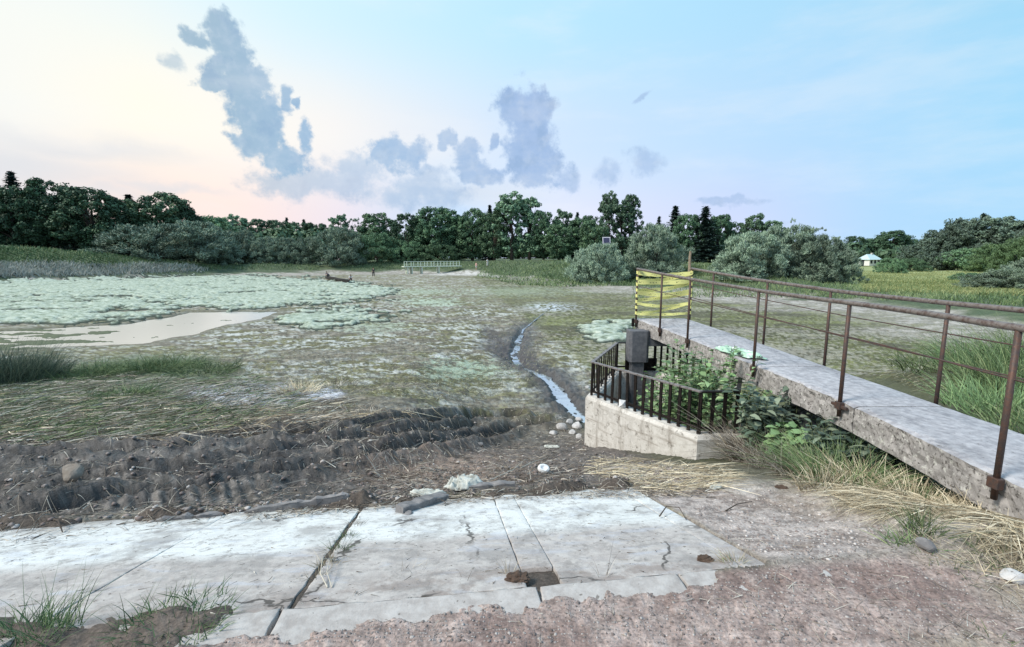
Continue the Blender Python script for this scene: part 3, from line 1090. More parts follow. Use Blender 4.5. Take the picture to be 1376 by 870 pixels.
def deck_piece(y0, y1, seed):
    n = int((y1 - y0) / .04)
    ys = np.linspace(y0, y1, n)
    m = 22
    V_, Ft = [], []
    thick = .275
    prof_top = np.linspace(0, 1, m)
    for i, y in enumerate(ys):
        a, b_ = nX(y), fX(y)
        end = min(i, n - 1 - i)
        for s_ in prof_top:
            e = min(s_, 1 - s_) * (b_ - a)
            z = dZ(y) - (.014 * math.exp(-e / .015)) - (.006 if end == 0 else 0)
            V_.append([a + (b_ - a) * s_, y, z])
        for kk in range(1, 7):
            V_.append([b_, y, dZ(y) - thick * kk / 6])
        for kk in range(1, 6):
            V_.append([b_ + (a - b_) * kk / 6, y, dZ(y) - thick])
        for kk in range(6, 0, -1):
            V_.append([a, y, dZ(y) - thick * kk / 6])
    V_ = np.array(V_)
    k = m + 17
    e_ = fbm(V_[:, 0] * 9 + seed, V_[:, 1] * 9 + V_[:, 2] * 31, 4, 301) - .5
    e2 = np.maximum(0, fbm(V_[:, 1] * 5 + seed, V_[:, 2] * 5, 4, 305) - .56)
    idx_ = np.arange(len(V_)) % k
    near_side = (idx_ >= m + 11) | (idx_ == 0)
    V_[:, 0] += near_side * (e_ * .03 + e2 * .16)
    V_[:, 2] += np.where(idx_ < m, e_ * .006, 0) - np.where(idx_ <= 1, np.maximum(0, e_) * .05, 0)
    ii = np.arange(n * k).reshape(n, k)
    Fa = np.stack([ii[:-1], np.roll(ii[:-1], -1, 1), np.roll(ii[1:], -1, 1), ii[1:]], -1).reshape(-1, 4)
    me = bpy.data.meshes.new('deck_slab')
    fl_ = [tuple(f) for f in Fa] + [tuple(ii[0])[::-1], tuple(ii[-1])]
    V_ -= np.array([W0.x, W0.y, 0])
    me.from_pydata([tuple(p) for p in V_], [], fl_)
    me.materials.append(m_deck)
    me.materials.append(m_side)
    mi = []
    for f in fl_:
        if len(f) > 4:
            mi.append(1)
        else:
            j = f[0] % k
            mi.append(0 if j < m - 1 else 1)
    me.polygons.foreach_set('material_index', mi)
    me.update()
    link('deck_slab', me, walk)


deck_piece(-1.5, 4.50, 1)
deck_piece(4.515, 6.20, 2)
deck_piece(6.215, 9.62, 3)

NP = [1.35, 3.0, 4.67, 6.26, 7.93, 8.75, 9.52]
FP = [3.0, 4.65, 6.32, 7.6, 8.95, 9.56]
for i, y in enumerate(NP):
    x = nX(y) - .035
    z0 = dZ(y)
    mb = MB()
    mb.tube([WV(x, y, z0 - .16), WV(x, y, z0 + 1.0)], .019, 10)
    po = mb.build('post', m_post, walk, True)
    cl_ = MB()
    cl_.box(WV(x - .004, y, z0 - .045), (.05, .075, .075))
    if i in (2,):
        cl_.box(WV(x - .002, y, z0 - .05), (.03, .22, .03))
    cl_.build('clamp', m_post, po, bevel=.004)
for y in FP:
    x = fX(y) + .03
    mb = MB()
    mb.tube([WV(x, y, dZ(y) - .16), WV(x, y, dZ(y) + 1.0)], .018, 10)
    mb.build('post', m_post, walk, True)


def rail(fn, off, y0, y1, hh, rad_, mat, name):
    ys = np.linspace(y0, y1, 26)
    mb = MB()
    mb.tube([WV(fn(y) + off, y, dZ(y) + hh + .004 * sin(y * 2.1)) for y in ys], rad_, 12)
    return mb.build(name, mat, walk, True)


rail(nX, -.035, 1.2, 9.54, 1.0, .0255, m_rail, 'handrail')
rail(fX, .03, 1.2, 9.58, 1.0, .0255, m_rail, 'handrail')
rail(nX, -.03, 1.3, 9.5, .665, .0065, m_post, 'guard_rod')
rail(fX, .03, 1.3, 9.56, .70, .0065, m_post, 'guard_rod')
rail(fX, .03, 1.3, 9.56, .43, .0065, m_post, 'guard_rod')

# pier and bracket under the far end
pier = MB()
xa, xb = 2.27, 2.66
zt = dZ(9.25) - .15
def rg(s, z):
    x0, x1, y0, y1 = xa - s, xb + s, 9.05 - s, 9.35 + s
    c_ = .05
    return [(x0 + c_, y0, z), (x1 - c_, y0, z), (x1, y0 + c_, z), (x1, y1, z), (x0, y1, z), (x0, y0 + c_, z)]
pier.loft([[WV(*p) for p in rg(0, zz_)] for zz_ in (zt - .62, zt)])
pier.build('pier_head', m_pier, walk, bevel=.01)
p2 = MB()
p2.loft([[WV(x, y, z) for x, y in ((2.34, 9.1), (2.58, 9.1), (2.58, 9.32), (2.34, 9.32))] for z in (-2.2, zt - .621)])
p2.build('pier_shaft', m_pier, walk, bevel=.01)
p3 = MB()
p3.box(WV(3.05, 9.2, dZ(9.2) - .245 - .105), (.78, .22, .20))
p3.build('cross_beam', m_pier, walk, bevel=.01)
p4 = MB()
p4.box(WV(nX(9.52) - .085, 9.56, dZ(9.5) - .07), (.05, .05, .16))
p4.build('end_bracket', m_black, walk, bevel=.004)
# landing pier near the bank
p5 = MB()
p5.box(WV(3.8, 5.6, -.75), (.7, .25, 1.28))
p5.build('pier_shaft', m_pier, walk, bevel=.01)

# barrier tape wound between the two end posts
m_tape, t, b = new_mat('yellow_tape')
P = obj_pos(t)
ua = t.new('ShaderNodeAttribute', attribute_name='along').outputs['Fac']
va = t.new('ShaderNodeAttribute', attribute_name='across').outputs['Fac']
cbn = t.new('ShaderNodeCombineXYZ')
t.put(cbn.inputs[0], t.math('MULTIPLY', ua, 60))
t.put(cbn.inputs[1], t.math('MULTIPLY', va, 1.2))
nn = t.new('ShaderNodeTexNoise')
t.put(nn.inputs['Vector'], cbn.outputs[0])
nn.inputs['Scale'].default_value = 1.3
nn.inputs['Detail'].default_value = 2
band = t.math('MULTIPLY', t.smooth(va, .28, .34), t.smooth(va, .66, .72, 1, 0))
wrd = t.smooth(t.math('SINE', t.math('MULTIPLY', ua, 26)), -.3, 0)
mk = t.math('MULTIPLY', t.math('MULTIPLY', t.smooth(nn.outputs[0], .52, .56), band), wrd)
t.put(b.inputs['Base Color'], t.mix(t.math('MULTIPLY', mk, .75), (.84, .80, .30), (.05, .05, .05)))
b.inputs['Roughness'].default_value = .35
L_, R2 = Vector((nX(9.52) - .035, 9.52, dZ(9.52))), Vector((fX(9.56) + .03, 9.56, dZ(9.56)))
bands = [(.07, .08), (.22, .08), (.25, .24), (.42, .28), (.46, .44), (.62, .48), (.68, .68), (.87, .68), (.89, .88)]
tv, tf, al, acr = [], [], [], []
for k, (fa, fb) in enumerate(bands):
    wd = (.046, .042, .046, .042, .046, .038, .030, .026, .028)[k]
    n = 16
    yo = -.024 if k % 2 == 0 else .024
    for i in range(n + 1):
        s = i / n
        c_ = L_.lerp(R2, s) + Vector((0, yo, 1 - (fa + (fb - fa) * s) - .045 * sin(pi * s) * (1 + .5 * sin(k * 2.2)) + .004 * sin(i * 2 + k)))
        ww = wd * (1 - .15 * abs(sin(s * 5 + k * 1.3)))
        for sg in (-1, 1):
            tv.append((c_.x, c_.y + .01 * sin(s * 9 + k) * sg, c_.z + ww * sg))
            al.append(s + k * .37)
            acr.append((sg + 1) / 2)
        if i:
            q_ = len(tv) - 4
            tf.append((q_, q_ + 2, q_ + 3, q_ + 1))
    # wrap round the posts
for pp in (L_, R2):
    for k in range(8):
        z0_ = pp.z + 1 - (.06 + k * .115)
        bs = len(tv)
        for j in range(9):
            a_ = 2 * pi * j / 8
            for sg in (-1, 1):
                tv.append((pp.x + .026 * cos(a_), pp.y + .026 * sin(a_), z0_ + sg * .03 + .01 * sin(a_)))
                al.append(0)
                acr.append(0)
        for j in range(8):
            q_ = bs + 2 * j
            tf.append((q_, q_ + 2, q_ + 3, q_ + 1))
link('barrier_tape', mesh_np('barrier_tape', tv, tf, [m_tape], False, {'along': al, 'across': acr}),
     label='yellow warning tape with small dark print zigzagged across the end of the footbridge', cat='barrier tape')

# crumpled green sheet on the deck
def crumple(name, cx, cy, cz, lx, ly, h_, mat, rz, seed, **kw):
    n = 26
    g = np.linspace(-1, 1, n)
    U, V = np.meshgrid(g, g)
    rr = np.hypot(U, V)
    rim = 1 + .35 * (fbm(np.arctan2(V, U) * 1.2 + 9, rr * 0 + seed, 3, 401 + seed) - .5) * 2
    x = U * lx * rim * (1 - .15 * V * V)
    y = V * ly * rim * (1 - .15 * U * U)
    f = 1 - np.abs(2 * fbm(U * 2.3 + seed, V * 2.3, 4, 403 + seed) - 1)
    z = h_ * (f - .35) * (1 - sst(np.maximum(np.abs(U), np.abs(V)), .75, 1.0) * .8)
    z = np.maximum(z, .004)
    x = x + (fbm(U * 3, V * 3 + seed, 3, 409) - .5) * lx * .3
    c_, s_ = cos(rz), sin(rz)
    V3 = np.column_stack([(x * c_ - y * s_).ravel(), (x * s_ + y * c_).ravel(), z.ravel()])
    ii = np.arange(n * n).reshape(n, n)
    Fa = np.stack([ii[:-1, :-1], ii[:-1, 1:], ii[1:, 1:], ii[1:, :-1]], -1).reshape(-1, 4)
    o = link(name, mesh_np(name, V3, Fa, [mat], True), loc=(cx, cy, cz), **kw)
    sm = o.modifiers.new('thickness', 'SOLIDIFY')
    sm.thickness = .004
    return o


m_cloth, t, b = new_mat('mint_cloth')
nn = t.noise(obj_pos(t), 9, 3, .5)
t.put(b.inputs['Base Color'], t.mix(t.smooth(nn, .45, .52), (.38, .58, .46), (.12, .17, .14)))
t.put(b.inputs['Base Color'], t.ramp(nn, [(.38, (.10, .13, .11)), (.44, (.34, .54, .42)), (.6, (.50, .68, .56)), (.66, (.7, .75, .7))]))
b.inputs['Roughness'].default_value = .6
crumple('cloth', nX(6.9) + .14, 6.95, dZ(6.9) + .002, .14, .46, .10, m_cloth, radians(14), 3, label='crumpled mint green sheet lying on the edge of the footbridge deck', cat='cloth')

# ------------------------------------------------------------------ outlet chamber with iron grille
BX = empty('outlet_chamber', (2.3, 7.4, -1), label='five sided concrete outlet chamber with black iron grille beside the footbridge pier', cat='chamber')
B0 = Vector((2.3, 7.4, -1))
def BV(x, y, z): return (x - B0.x, y - B0.y, z - B0.z)
path = [(3.35, 6.6), (2.95, 5.82), (2.36, 5.8), (1.21, 7.6), (2.04, 9.45), (2.92, 9.45), (3.55, 8.3)]
# wall: outer and inner offset polyline
def offs(P_, d):
    out = []
    for i, p in enumerate(P_):
        a = Vector(P_[max(i - 1, 0)])
        b_ = Vector(P_[min(i + 1, len(P_) - 1)])
        p = Vector(p)
        d1 = (p - a).normalized() if i else (b_ - p).normalized()
        d2 = (b_ - p).normalized() if i < len(P_) - 1 else d1
        n1_, n2_ = Vector((d1.y, -d1.x)), Vector((d2.y, -d2.x))
        nn_ = (n1_ + n2_).normalized()
        out.append(p + nn_ * d / max(.5, nn_.dot(n1_)))
    return out


inn = offs(path, .20)
wt = -.665
m_, vv_, ff_ = MB(), [], []
NS = 14
# sample the wall densely for chipped upper edges
pts_o, pts_i = [], []
for i in range(len(path) - 1):
    a, b_ = Vector(path[i]), Vector(path[i + 1])
    ai, bi = inn[i], inn[i + 1]
    n = max(2, int((b_ - a).length / .08))
    for k in range(n):
        pts_o.append(a.lerp(b_, k / n))
        pts_i.append(ai.lerp(bi, k / n))
pts_o.append(Vector(path[-1]))
pts_i.append(inn[-1])
rings = []
for i, (po_, pi_) in enumerate(zip(pts_o, pts_i)):
    j1 = float(fbm(np.array([i * .35]), np.array([3.3]), 3, 501)[0] - .5)
    j2 = .5 * float(fbm(np.array([i * .5]), np.array([9.3]), 2, 503)[0] - .5)
    tz = wt + .03 * j1
    rr = [BV(po_.x, po_.y, -2.6), BV(po_.x, po_.y, -1.4), BV(po_.x + .004 * j1, po_.y, -1.0), BV(po_.x + .005 * j2, po_.y + .005 * j1, tz - .05 - .04 * abs(j2))]
    mo = po_.lerp(pi_, .12 + .15 * abs(j2))
    mi_ = po_.lerp(pi_, .9)
    rr += [BV(mo.x, mo.y, tz - .005), BV(mi_.x, mi_.y, tz), BV(pi_.x, pi_.y, tz - .03), BV(pi_.x, pi_.y, -2.6)]
    rings.append(rr)
m_.loft(rings)
m_.build('wall', m_wall, BX)
ftop = -.106
barsrc = None
nb = 0
for i in range(len(path) - 1):
    a, b_ = Vector(path[i]).lerp(inn[i], .45), Vector(path[i + 1]).lerp(inn[i + 1], .45)
    L = (b_ - a).length
    dirv = (b_ - a).normalized()
    rz = atan2(dirv.y, dirv.x)
    n = int(L / .155)
    rl = MB()
    mid_ = a.lerp(b_, .5)
    rl.box(BV(mid_.x, mid_.y, ftop - .0 + i * .0005), (L + .04, .055, .022), rz)
    rl.build('top_rail', m_capr if i in (2, 3) else m_black, BX, bevel=.003)
    lo = MB()
    lo.box(BV(mid_.x, mid_.y, wt + .075 + i * .0004), (L, .012, .035), rz)
    lo.build('bottom_rail', m_black, BX)
    for k in range(n + 1):
        p_ = a.lerp(b_, (k + .02) / (n + .04))
        if barsrc is None:
            bb = MB()
            bb.box((0, 0, 0), (.046, .016, ftop - wt + .04))
            barsrc = bb.build('bar', m_black, BX)
            o = barsrc
        else:
            o = barsrc.copy()
            COL.objects.link(o)
        o.parent = BX
        o.location = BV(p_.x, p_.y, (ftop + wt) / 2 - .035)
        o.rotation_euler = (random.uniform(-.03, .03), random.uniform(-.02, .02), rz + random.uniform(-.1, .1))
        nb += 1
pl_ = MB()
a, b_ = Vector(path[4]).lerp(inn[4], .6), Vector(path[6]).lerp(inn[6], .6)
c_ = Vector(path[5]).lerp(inn[5], .6)
pl_.box(BV((a.x + c_.x) / 2 + .12, 9.38, wt + .12), (.62, .012, .25))
pl_.build('blanking_plate', m_black, BX)

# ------------------------------------------------------------------ blades / leaves scatter
def blades(P0, D, Ln, Wd, bend, mat, name, rnd, segs=3, up=None, **kw):
    """curved tapering ribbons; P0 (n,3) roots, D (n,3) unit directions"""
    n = len(P0)
    D = D / np.linalg.norm(D, axis=1, keepdims=True)
    side = np.cross(D, RNG.normal(size=(n, 3)))
    side /= np.linalg.norm(side, axis=1, keepdims=True) + 1e-9
    V_ = np.zeros((n, segs + 1, 2, 3))
    for s in range(segs + 1):
        t_ = s / segs
        c_ = P0 + D * (Ln * t_)[:, None] + bend * (t_ ** 2)
        w_ = (Wd * (1 - t_ * .85) * .5)[:, None]
        V_[:, s, 0] = c_ - side * w_
        V_[:, s, 1] = c_ + side * w_
    base = np.arange(n)[:, None] * (segs + 1) * 2
    fs_ = []
    for s in range(segs):
        fs_.append(np.concatenate([base + 2 * s, base + 2 * s + 1, base + 2 * s + 3, base + 2 * s + 2], 1))
    Fa = np.vstack(fs_)
    return mesh_np(name, V_.reshape(-1, 3), Fa, [mat], False, {'rnd': np.repeat(rnd, (segs + 1) * 2)})


def rand_px(n, poly, hf=h_base):
    """random ground points whose plan position falls inside a region given in photo pixels"""
    Pp = np.array(poly, float)
    lo, hi = Pp.min(0), Pp.max(0)
    ox, oy = [], []
    got = 0
    while got < n:
        a = RNG.uniform(lo[0], hi[0], n * 2)
        b_ = RNG.uniform(lo[1], hi[1], n * 2)
        k = in_poly(a, b_, poly)
        ox.append(a[k])
        oy.append(b_[k])
        got += k.sum()
    a, b_ = np.concatenate(ox)[:n], np.concatenate(oy)[:n]
    x, y = unproj(a, b_, hf)
    return x, y


def lying(n, poly, lmin, lmax, wd, mat, name, label, cat, lift=.012, dirang=0, spread=1.6, arch=.05, zadd=0.0, rpow=1.0, onslab=False, **kw):
    x, y = rand_px(n, poly)
    z = gzs(x, y)
    if onslab:
        uu, vv2 = uv_of(x, y)
        z = np.where((vv2 > 2.1) & (vv2 < 3.97) & (uu < 1.63), slab_z(vv2), z)
    a = dirang + RNG.normal(size=n) * spread
    L = RNG.uniform(lmin, lmax, n)
    ex, ey = x + np.cos(a) * L, y + np.sin(a) * L
    z2 = gzs(ex, ey)
    if onslab:
        uu, vv2 = uv_of(ex, ey)
        z2 = np.where((vv2 > 2.1) & (vv2 < 3.97) & (uu < 1.63), slab_z(vv2), z2)
    lf = RNG.uniform(.002, lift, n)
    P0 = np.column_stack([x, y, z + lf + zadd])
    D = np.column_stack([ex - x, ey - y, (z2 - z) + RNG.uniform(0, arch, n)])
    bend = np.column_stack([RNG.normal(size=n) * .12 * L, RNG.normal(size=n) * .12 * L, -RNG.uniform(0, arch, n) * .8])
    w_ = wd * RNG.uniform(.5, 1.4, n)
    me = blades(P0, D, np.linalg.norm(D, axis=1), w_, bend, mat, name, RNG.random(n) ** rpow)
    return link(name, me, kind='stuff', label=label, cat=cat, **kw)


lying(9000, [(-40, 548), (200, 530), (420, 500), (700, 500), (760, 560), (790, 640), (960, 640), (900, 660), (600, 665), (480, 690), (300, 700), (-40, 740)],
      .04, .22, .006, m_litter, 'stalk_litter', 'dead brown stalks and roots strewn over the churned mud', 'plant litter', lift=.03, spread=1.3, rpow=1.6)
lying(4500, [(430, 575), (620, 545), (760, 560), (790, 600), (790, 650), (700, 655), (520, 668), (440, 640)],
      .04, .2, .007, m_litter, 'stalk_litter', 'tangled dark roots and stalks between ruts and stone pile', 'plant litter', lift=.04, spread=2, arch=.06, rpow=2.0)
lying(7000, [(-60, 505), (120, 500), (330, 520), (480, 545), (440, 580), (250, 600), (60, 605), (-60, 590)],
      .2, .75, .013, m_litter, 'cut_reeds', 'cut grey-green reed stalks lying flat left of the mud ruts', 'reeds', lift=.06, spread=.7, dirang=.2, arch=.12, rpow=1.1)
lying(6000, [(-60, 495), (120, 490), (330, 500), (420, 545), (300, 585), (60, 600), (-60, 590)],
      .12, .5, .012, m_grass, 'green_stalks', 'green trampled grass among the cut reeds on the left', 'grass', lift=.07, spread=1.0, dirang=.2, arch=.18)
lying(16000, [(380, 440), (700, 420), (780, 470), (700, 520), (640, 540), (420, 530), (330, 500), (200, 470)],
      .03, .14, .010, m_olive, 'pond_weed', 'short dried water weed matted over the middle of the pond floor', 'water weed', lift=.02, spread=2, arch=.05)
lying(7000, [(940, 430), (1376, 440), (1376, 560), (1250, 530), (1100, 485)],
      .03, .16, .010, m_olive, 'pond_weed', 'short yellowish water weed on the pond floor behind the footbridge', 'water weed', lift=.03, spread=2, arch=.06)
lying(1500, [(560, 484), (700, 486), (690, 514), (570, 514)],
      .03, .14, .010, m_mintweed, 'pond_weed', 'pale green weed tangle left of the stream', 'water weed', lift=.05, spread=2, arch=.08)
lying(900, [(-60, 525), (120, 540), (420, 545), (600, 560), (560, 580), (250, 600), (60, 590), (-60, 590)],
      .25, .7, .012, m_straw, 'straw_litter', 'bleached straw stems scattered on the cut reeds', 'straw', lift=.07, spread=.9, dirang=-.3, arch=.12)
lying(1100, [(790, 618), (960, 630), (985, 645), (960, 660), (860, 662), (780, 640)],
      .08, .4, .007, m_straw, 'straw_litter', 'pale straw heaped at the foot of the chamber wall', 'straw', lift=.05, spread=.8, dirang=0, arch=.06)
lying(420, [(1000, 660), (1376, 700), (1376, 870), (1040, 870), (960, 780), (980, 700)],
      .02, .13, .0032, m_litter, 'straw_litter', 'loose straw bits on the reddish gravel to the right', 'straw', lift=.01, spread=2, arch=.01)
lying(160, [(400, 870), (960, 870), (980, 800), (700, 815), (420, 850)],
      .015, .07, .0028, m_litter, 'straw_litter', 'tiny straw bits on the gravel below the slabs', 'straw', lift=.008, spread=2, arch=.01)
lying(1300, [(330, 690), (500, 676), (680, 660), (960, 656), (960, 670), (680, 672), (500, 688), (330, 700)],
      .03, .16, .006, m_litter, 'foot_litter', 'stalks and roots washed against the lower edge of the slabs', 'plant litter', lift=.03, spread=1.6, arch=.03, rpow=1.5, onslab=True)
lying(260, [(20, 720), (300, 700), (660, 675), (940, 675), (960, 765), (700, 790), (420, 830), (120, 850), (0, 820)],
      .01, .07, .004, m_litter, 'twig_crumbs', 'small dark crumbs and twigs lying on the pale slabs', 'plant litter', lift=.006, spread=2, arch=.003, rpow=2.5, onslab=True)

# hay bank under the walkway
def haybank():
    n = 15000
    x = RNG.normal(2.95, .42, n)
    y = RNG.normal(2.92, .42, n)
    k = (x < 4.1) & (y > 2.12) & (y < 4.4) & (x > 2.3 + .3 * RNG.random(n) + np.abs(y - 3.2) * .3) & (fbm(x * 3, y * 3, 3, 77) > .42)
    x, y = x[k], y[k]
    n = len(x)
    z = gzs(x, y) + RNG.uniform(0, .05, n)
    a = RNG.normal(-2.2, .8, n)
    L = RNG.uniform(.12, .38, n)
    D = np.column_stack([np.cos(a), np.sin(a), RNG.uniform(.0, .28, n)])
    bend = np.column_stack([np.cos(a) * .05, np.sin(a) * .05, -RNG.uniform(.05, .25, n)])
    z2 = gzs(x + np.cos(a) * L, y + np.sin(a) * L)
    bend[:, 2] = np.maximum(bend[:, 2], z2 - (z + D[:, 2] / np.linalg.norm(D, axis=1) * L) + .005)
    me = blades(np.column_stack([x, y, z]), D, L, RNG.uniform(.003, .007, n), bend, m_straw, 'hay', RNG.random(n), 4)
    link('hay', me, kind='stuff', label='dry yellow hay draped over the bank under the near footbridge', cat='hay')


haybank()

# pebbles
def pebbles(n, poly, smin, smax, name, label, onslab=False, rpow=1.2):
    ico = [(0, 0, 1), (.89, 0, .45), (.28, .85, .45), (-.72, .53, .45), (-.72, -.53, .45), (.28, -.85, .45), (.72, .53, -.45), (-.28, .85, -.45),
           (-.89, 0, -.45), (-.28, -.85, -.45), (.72, -.53, -.45), (0, 0, -1)]
    fi = [(0, 1, 2), (0, 2, 3), (0, 3, 4), (0, 4, 5), (0, 5, 1), (1, 6, 2), (2, 7, 3), (3, 8, 4), (4, 9, 5), (5, 10, 1), (6, 7, 2), (7, 8, 3), (8, 9, 4), (9, 10, 5), (10, 6, 1),
          (11, 7, 6), (11, 8, 7), (11, 9, 8), (11, 10, 9), (11, 6, 10)]
    x, y = rand_px(n, poly)
    z = gzs(x, y)
    if onslab:
        uu, vv2 = uv_of(x, y)
        z = np.where((vv2 > 2.1) & (vv2 < 3.97) & (uu < 1.63), slab_z(vv2), z)
    s = smin + (smax - smin) * RNG.random(n) ** 3
    I = np.array(ico)
    V_ = I[None] * (1 + RNG.normal(size=(n, 12, 1)) * .18) * np.array([1, .8, .55])
    a = RNG.random(n) * 6.28
    ca_, sa_ = np.cos(a)[:, None], np.sin(a)[:, None]
    vx, vy = V_[..., 0] * ca_ - V_[..., 1] * sa_, V_[..., 0] * sa_ + V_[..., 1] * ca_
    V_ = np.stack([vx, vy, V_[..., 2]], -1) * s[:, None, None] + np.stack([x, y, z + s * .05], -1)[:, None]
    Fa = (np.array(fi)[None] + (np.arange(n) * 12)[:, None, None]).reshape(-1, 3)
    me = mesh_np(name, V_.reshape(-1, 3), Fa, [m_stone], False, {'rnd': np.repeat(RNG.random(n) ** rpow, 12)})
    link(name, me, kind='stuff', label=label, cat='gravel')


pebbles(3400, [(300, 870), (1420, 870), (1420, 760), (1100, 700), (980, 780), (700, 812), (400, 850)], .002, .010, 'gravel', 'small pale gravel stones embedded in the reddish terrace')
pebbles(7000, [(200, 870), (1420, 870), (1420, 760), (1100, 700), (980, 780), (700, 812), (400, 850)], .0012, .0052, 'gravel', 'fine pale grit on the reddish terrace', rpow=.5)
pebbles(2400, [(0, 742), (280, 700), (500, 680), (680, 662), (960, 655), (1000, 640), (760, 600), (500, 660), (250, 690), (0, 725)], .006, .028, 'rubble_gravel',
        'pale stones and crumbs along the foot of the slabs')
pebbles(1300, [(980, 660), (1100, 650), (1200, 720), (1100, 760), (1000, 740), (930, 690)], .004, .014, 'sand_gravel', 'stone crumbs in the sand right of the slabs')
pebbles(2500, [(-20, 560), (700, 540), (790, 600), (700, 660), (300, 690), (-20, 720)], .008, .035, 'mud_crumbs', 'lumps of dried mud scattered between the ruts', rpow=3)


# ------------------------------------------------------------------ stones, rubble, rubbish
def rock_mesh(seed, sx, sy, sz, flat=.0):
    import bmesh
    bm = bmesh.new()
    bmesh.ops.create_icosphere(bm, subdivisions=3, radius=1)
    rr = np.random.default_rng(seed)
    pl = rr.normal(size=(9, 3))
    pl /= np.linalg.norm(pl, axis=1, keepdims=True)
    off = rr.uniform(.62, .95, 9)
    for vv_ in bm.verts:
        p = np.array(vv_.co)
        for n_, d_ in zip(pl, off):
            q_ = p @ n_ - d_
            if q_ > 0:
                p = p - n_ * q_ * .9
        p = p * (1 + .04 * math.sin(9 * p[0] + seed) * math.sin(7 * p[1]) * math.sin(8 * p[2]))
        vv_.co = Vector((p[0] * sx, p[1] * sy, p[2] * sz))
    me = bpy.data.meshes.new('rock')
    bm.to_mesh(me)
    bm.free()
    me.polygons.foreach_set('use_smooth', [False] * len(me.polygons))
    return me


m_rock = concrete('pale_stone', (.38, .37, .37), (.56, .55, .55), .3)
m_rockd = concrete('grey_stone', (.16, .155, .16), (.26, .25, .25), .3)
rocks = [(744, 581, .10, 'flat pale stone at the left end of the pile by the chamber wall', 0), (755, 575, .13, 'big rounded pale stone in the pile below the stream', 0),
         (764, 567, .12, 'upright pale stone at the top of the pile below the stream', 0), (776, 572, .14, 'largest pale stone touching the chamber wall', 0),
         (769, 581, .09, 'small pale stone at the front of the pile', 0), (778, 562, .10, 'pale stone behind the largest one in the pile', 0),
         (778, 586, .08, 'lowest small stone of the pile beside the wall corner', 0), (1242, 738, .055, 'dark grey stone in the green tuft below the hay', 1),
         (1362, 778, .06, 'white stone at the right edge of the gravel', 0), (548, 688, .05, 'small stone at the top of the weedy joint', 1),
         (140, 715, .035, 'white pebble in the mud left, just above the slab', 0), (100, 660, .12, 'brownish boulder half sunk in the mud ruts', 2),
         (800, 500, .10, 'pale stone on the bank left of the grille', 0), (790, 520, .08, 'smaller pale stone left of the grille', 0), (645, 600, .07, 'grey stone in the churned mud above the pale rag', 1)]
m_rockb = concrete('brown_stone', (.19, .16, .135), (.27, .24, .21), .3)
for i, (a, b_, s, lb, dk) in enumerate(rocks):
    x, y = at(a, b_ + 2)
    me = rock_mesh(100 + i, s, s * .8, s * .62)
    me.materials.append((m_rock, m_rockd, m_rockb)[dk])
    o = link('rock', me, loc=(x, y, gz(x, y) + s * .3), label=lb, cat='rock')
    o.rotation_euler = (random.uniform(-.3, .3), random.uniform(-.3, .3), random.uniform(0, 6))

# broken kerb lengths along the slab foot
def kerb(pa, pb, w_, h_, label, lift=.03, mat=None):
    (x0, y0), (x1, y1) = at(*pa), at(*pb)
    L = math.hypot(x1 - x0, y1 - y0)
    n = max(4, int(L / .05))
    rings = []
    for i in range(n + 1):
        s = i / n
        j = random.uniform(-.006, .006)
        e = .75 if i in (0, n) else 1
        hw, hh = w_ / 2 * e + j, h_ * e + j
        j2, j3 = random.uniform(-.012, .012), random.uniform(-.012, .008)
        rings.append([(s * L, -hw, -.06), (s * L, hw, -.06), (s * L, hw - .002 + j2 * .5, hh - .004 + j3), (s * L, hw - .008, hh + j3), (s * L, -hw + .008 - j2, hh + j), (s * L, -hw + .002, hh - .006 + j)])
    mb = MB()
    mb.loft(rings)
    def kz(x, y):
        uu, vv2 = uv_of(x, y)
        return max(gz(x, y), slab_z(vv2) - .01) if 2.1 < vv2 < 4.0 and uu < 1.63 else gz(x, y)
    z0, z1 = kz(x0, y0), kz(x1, y1)
    o = mb.build('kerb_length', mat or m_rockd, loc=(x0, y0, z0 + lift * .3), label=label, cat='kerb', group='broken kerb lengths at the slab foot')
    o.rotation_euler = (0, -atan2(z1 - z0, L), atan2(y1 - y0, x1 - x0))


kerb((620, 661), (692, 658), .08, .05, 'short straight kerb piece below the pale rag')
kerb((536, 689), (600, 669), .11, .06, 'split kerb piece lying askew left of the pale rag')
kerb((330, 690), (470, 680), .05, .03, 'long thin kerb along the foot of the slab left of the weedy joint')
kerb((210, 700), (300, 692), .05, .03, 'thin kerb piece in the mud beyond the diagonal joint')

# rag and plastic
m_rag, t, b = new_mat('pale_rag')
nn = t.noise(obj_pos(t), 14, 4, .6)
t.put(b.inputs['Base Color'], t.ramp(nn, [(.3, (.20, .19, .16)), (.45, (.46, .47, .43)), (.6, (.60, .62, .58))]))
b.inputs['Roughness'].default_value = .7
x, y = at(622, 660)
crumple('plastic_sheet', x, y, gz(x, y) + .02, .17, .10, .13, m_rag, .25, 5, label='crumpled white plastic sheet just above the straight kerb piece', cat='plastic sheet')
x, y = at(576, 668)
crumple('plastic_sheet', x, y, gz(x, y) + .03, .15, .05, .05, m_rag, .1, 9, label='flattened dirty grey sheet left of the crumpled white one', cat='plastic sheet')
x, y = at(740, 604)
crumple('plastic_scrap', x, y, gz(x, y) + .02, .13, .04, .04, m_rag, -.1, 12, label='small white scrap in the mud in front of the stone pile', cat='plastic scrap')
x, y = at(963, 660)
crumple('plastic_scrap', x, y, gz(x, y) + .02, .06, .025, .03, m_rag, .4, 15, label='small white scrap in the straw by the wall foot', cat='plastic scrap')
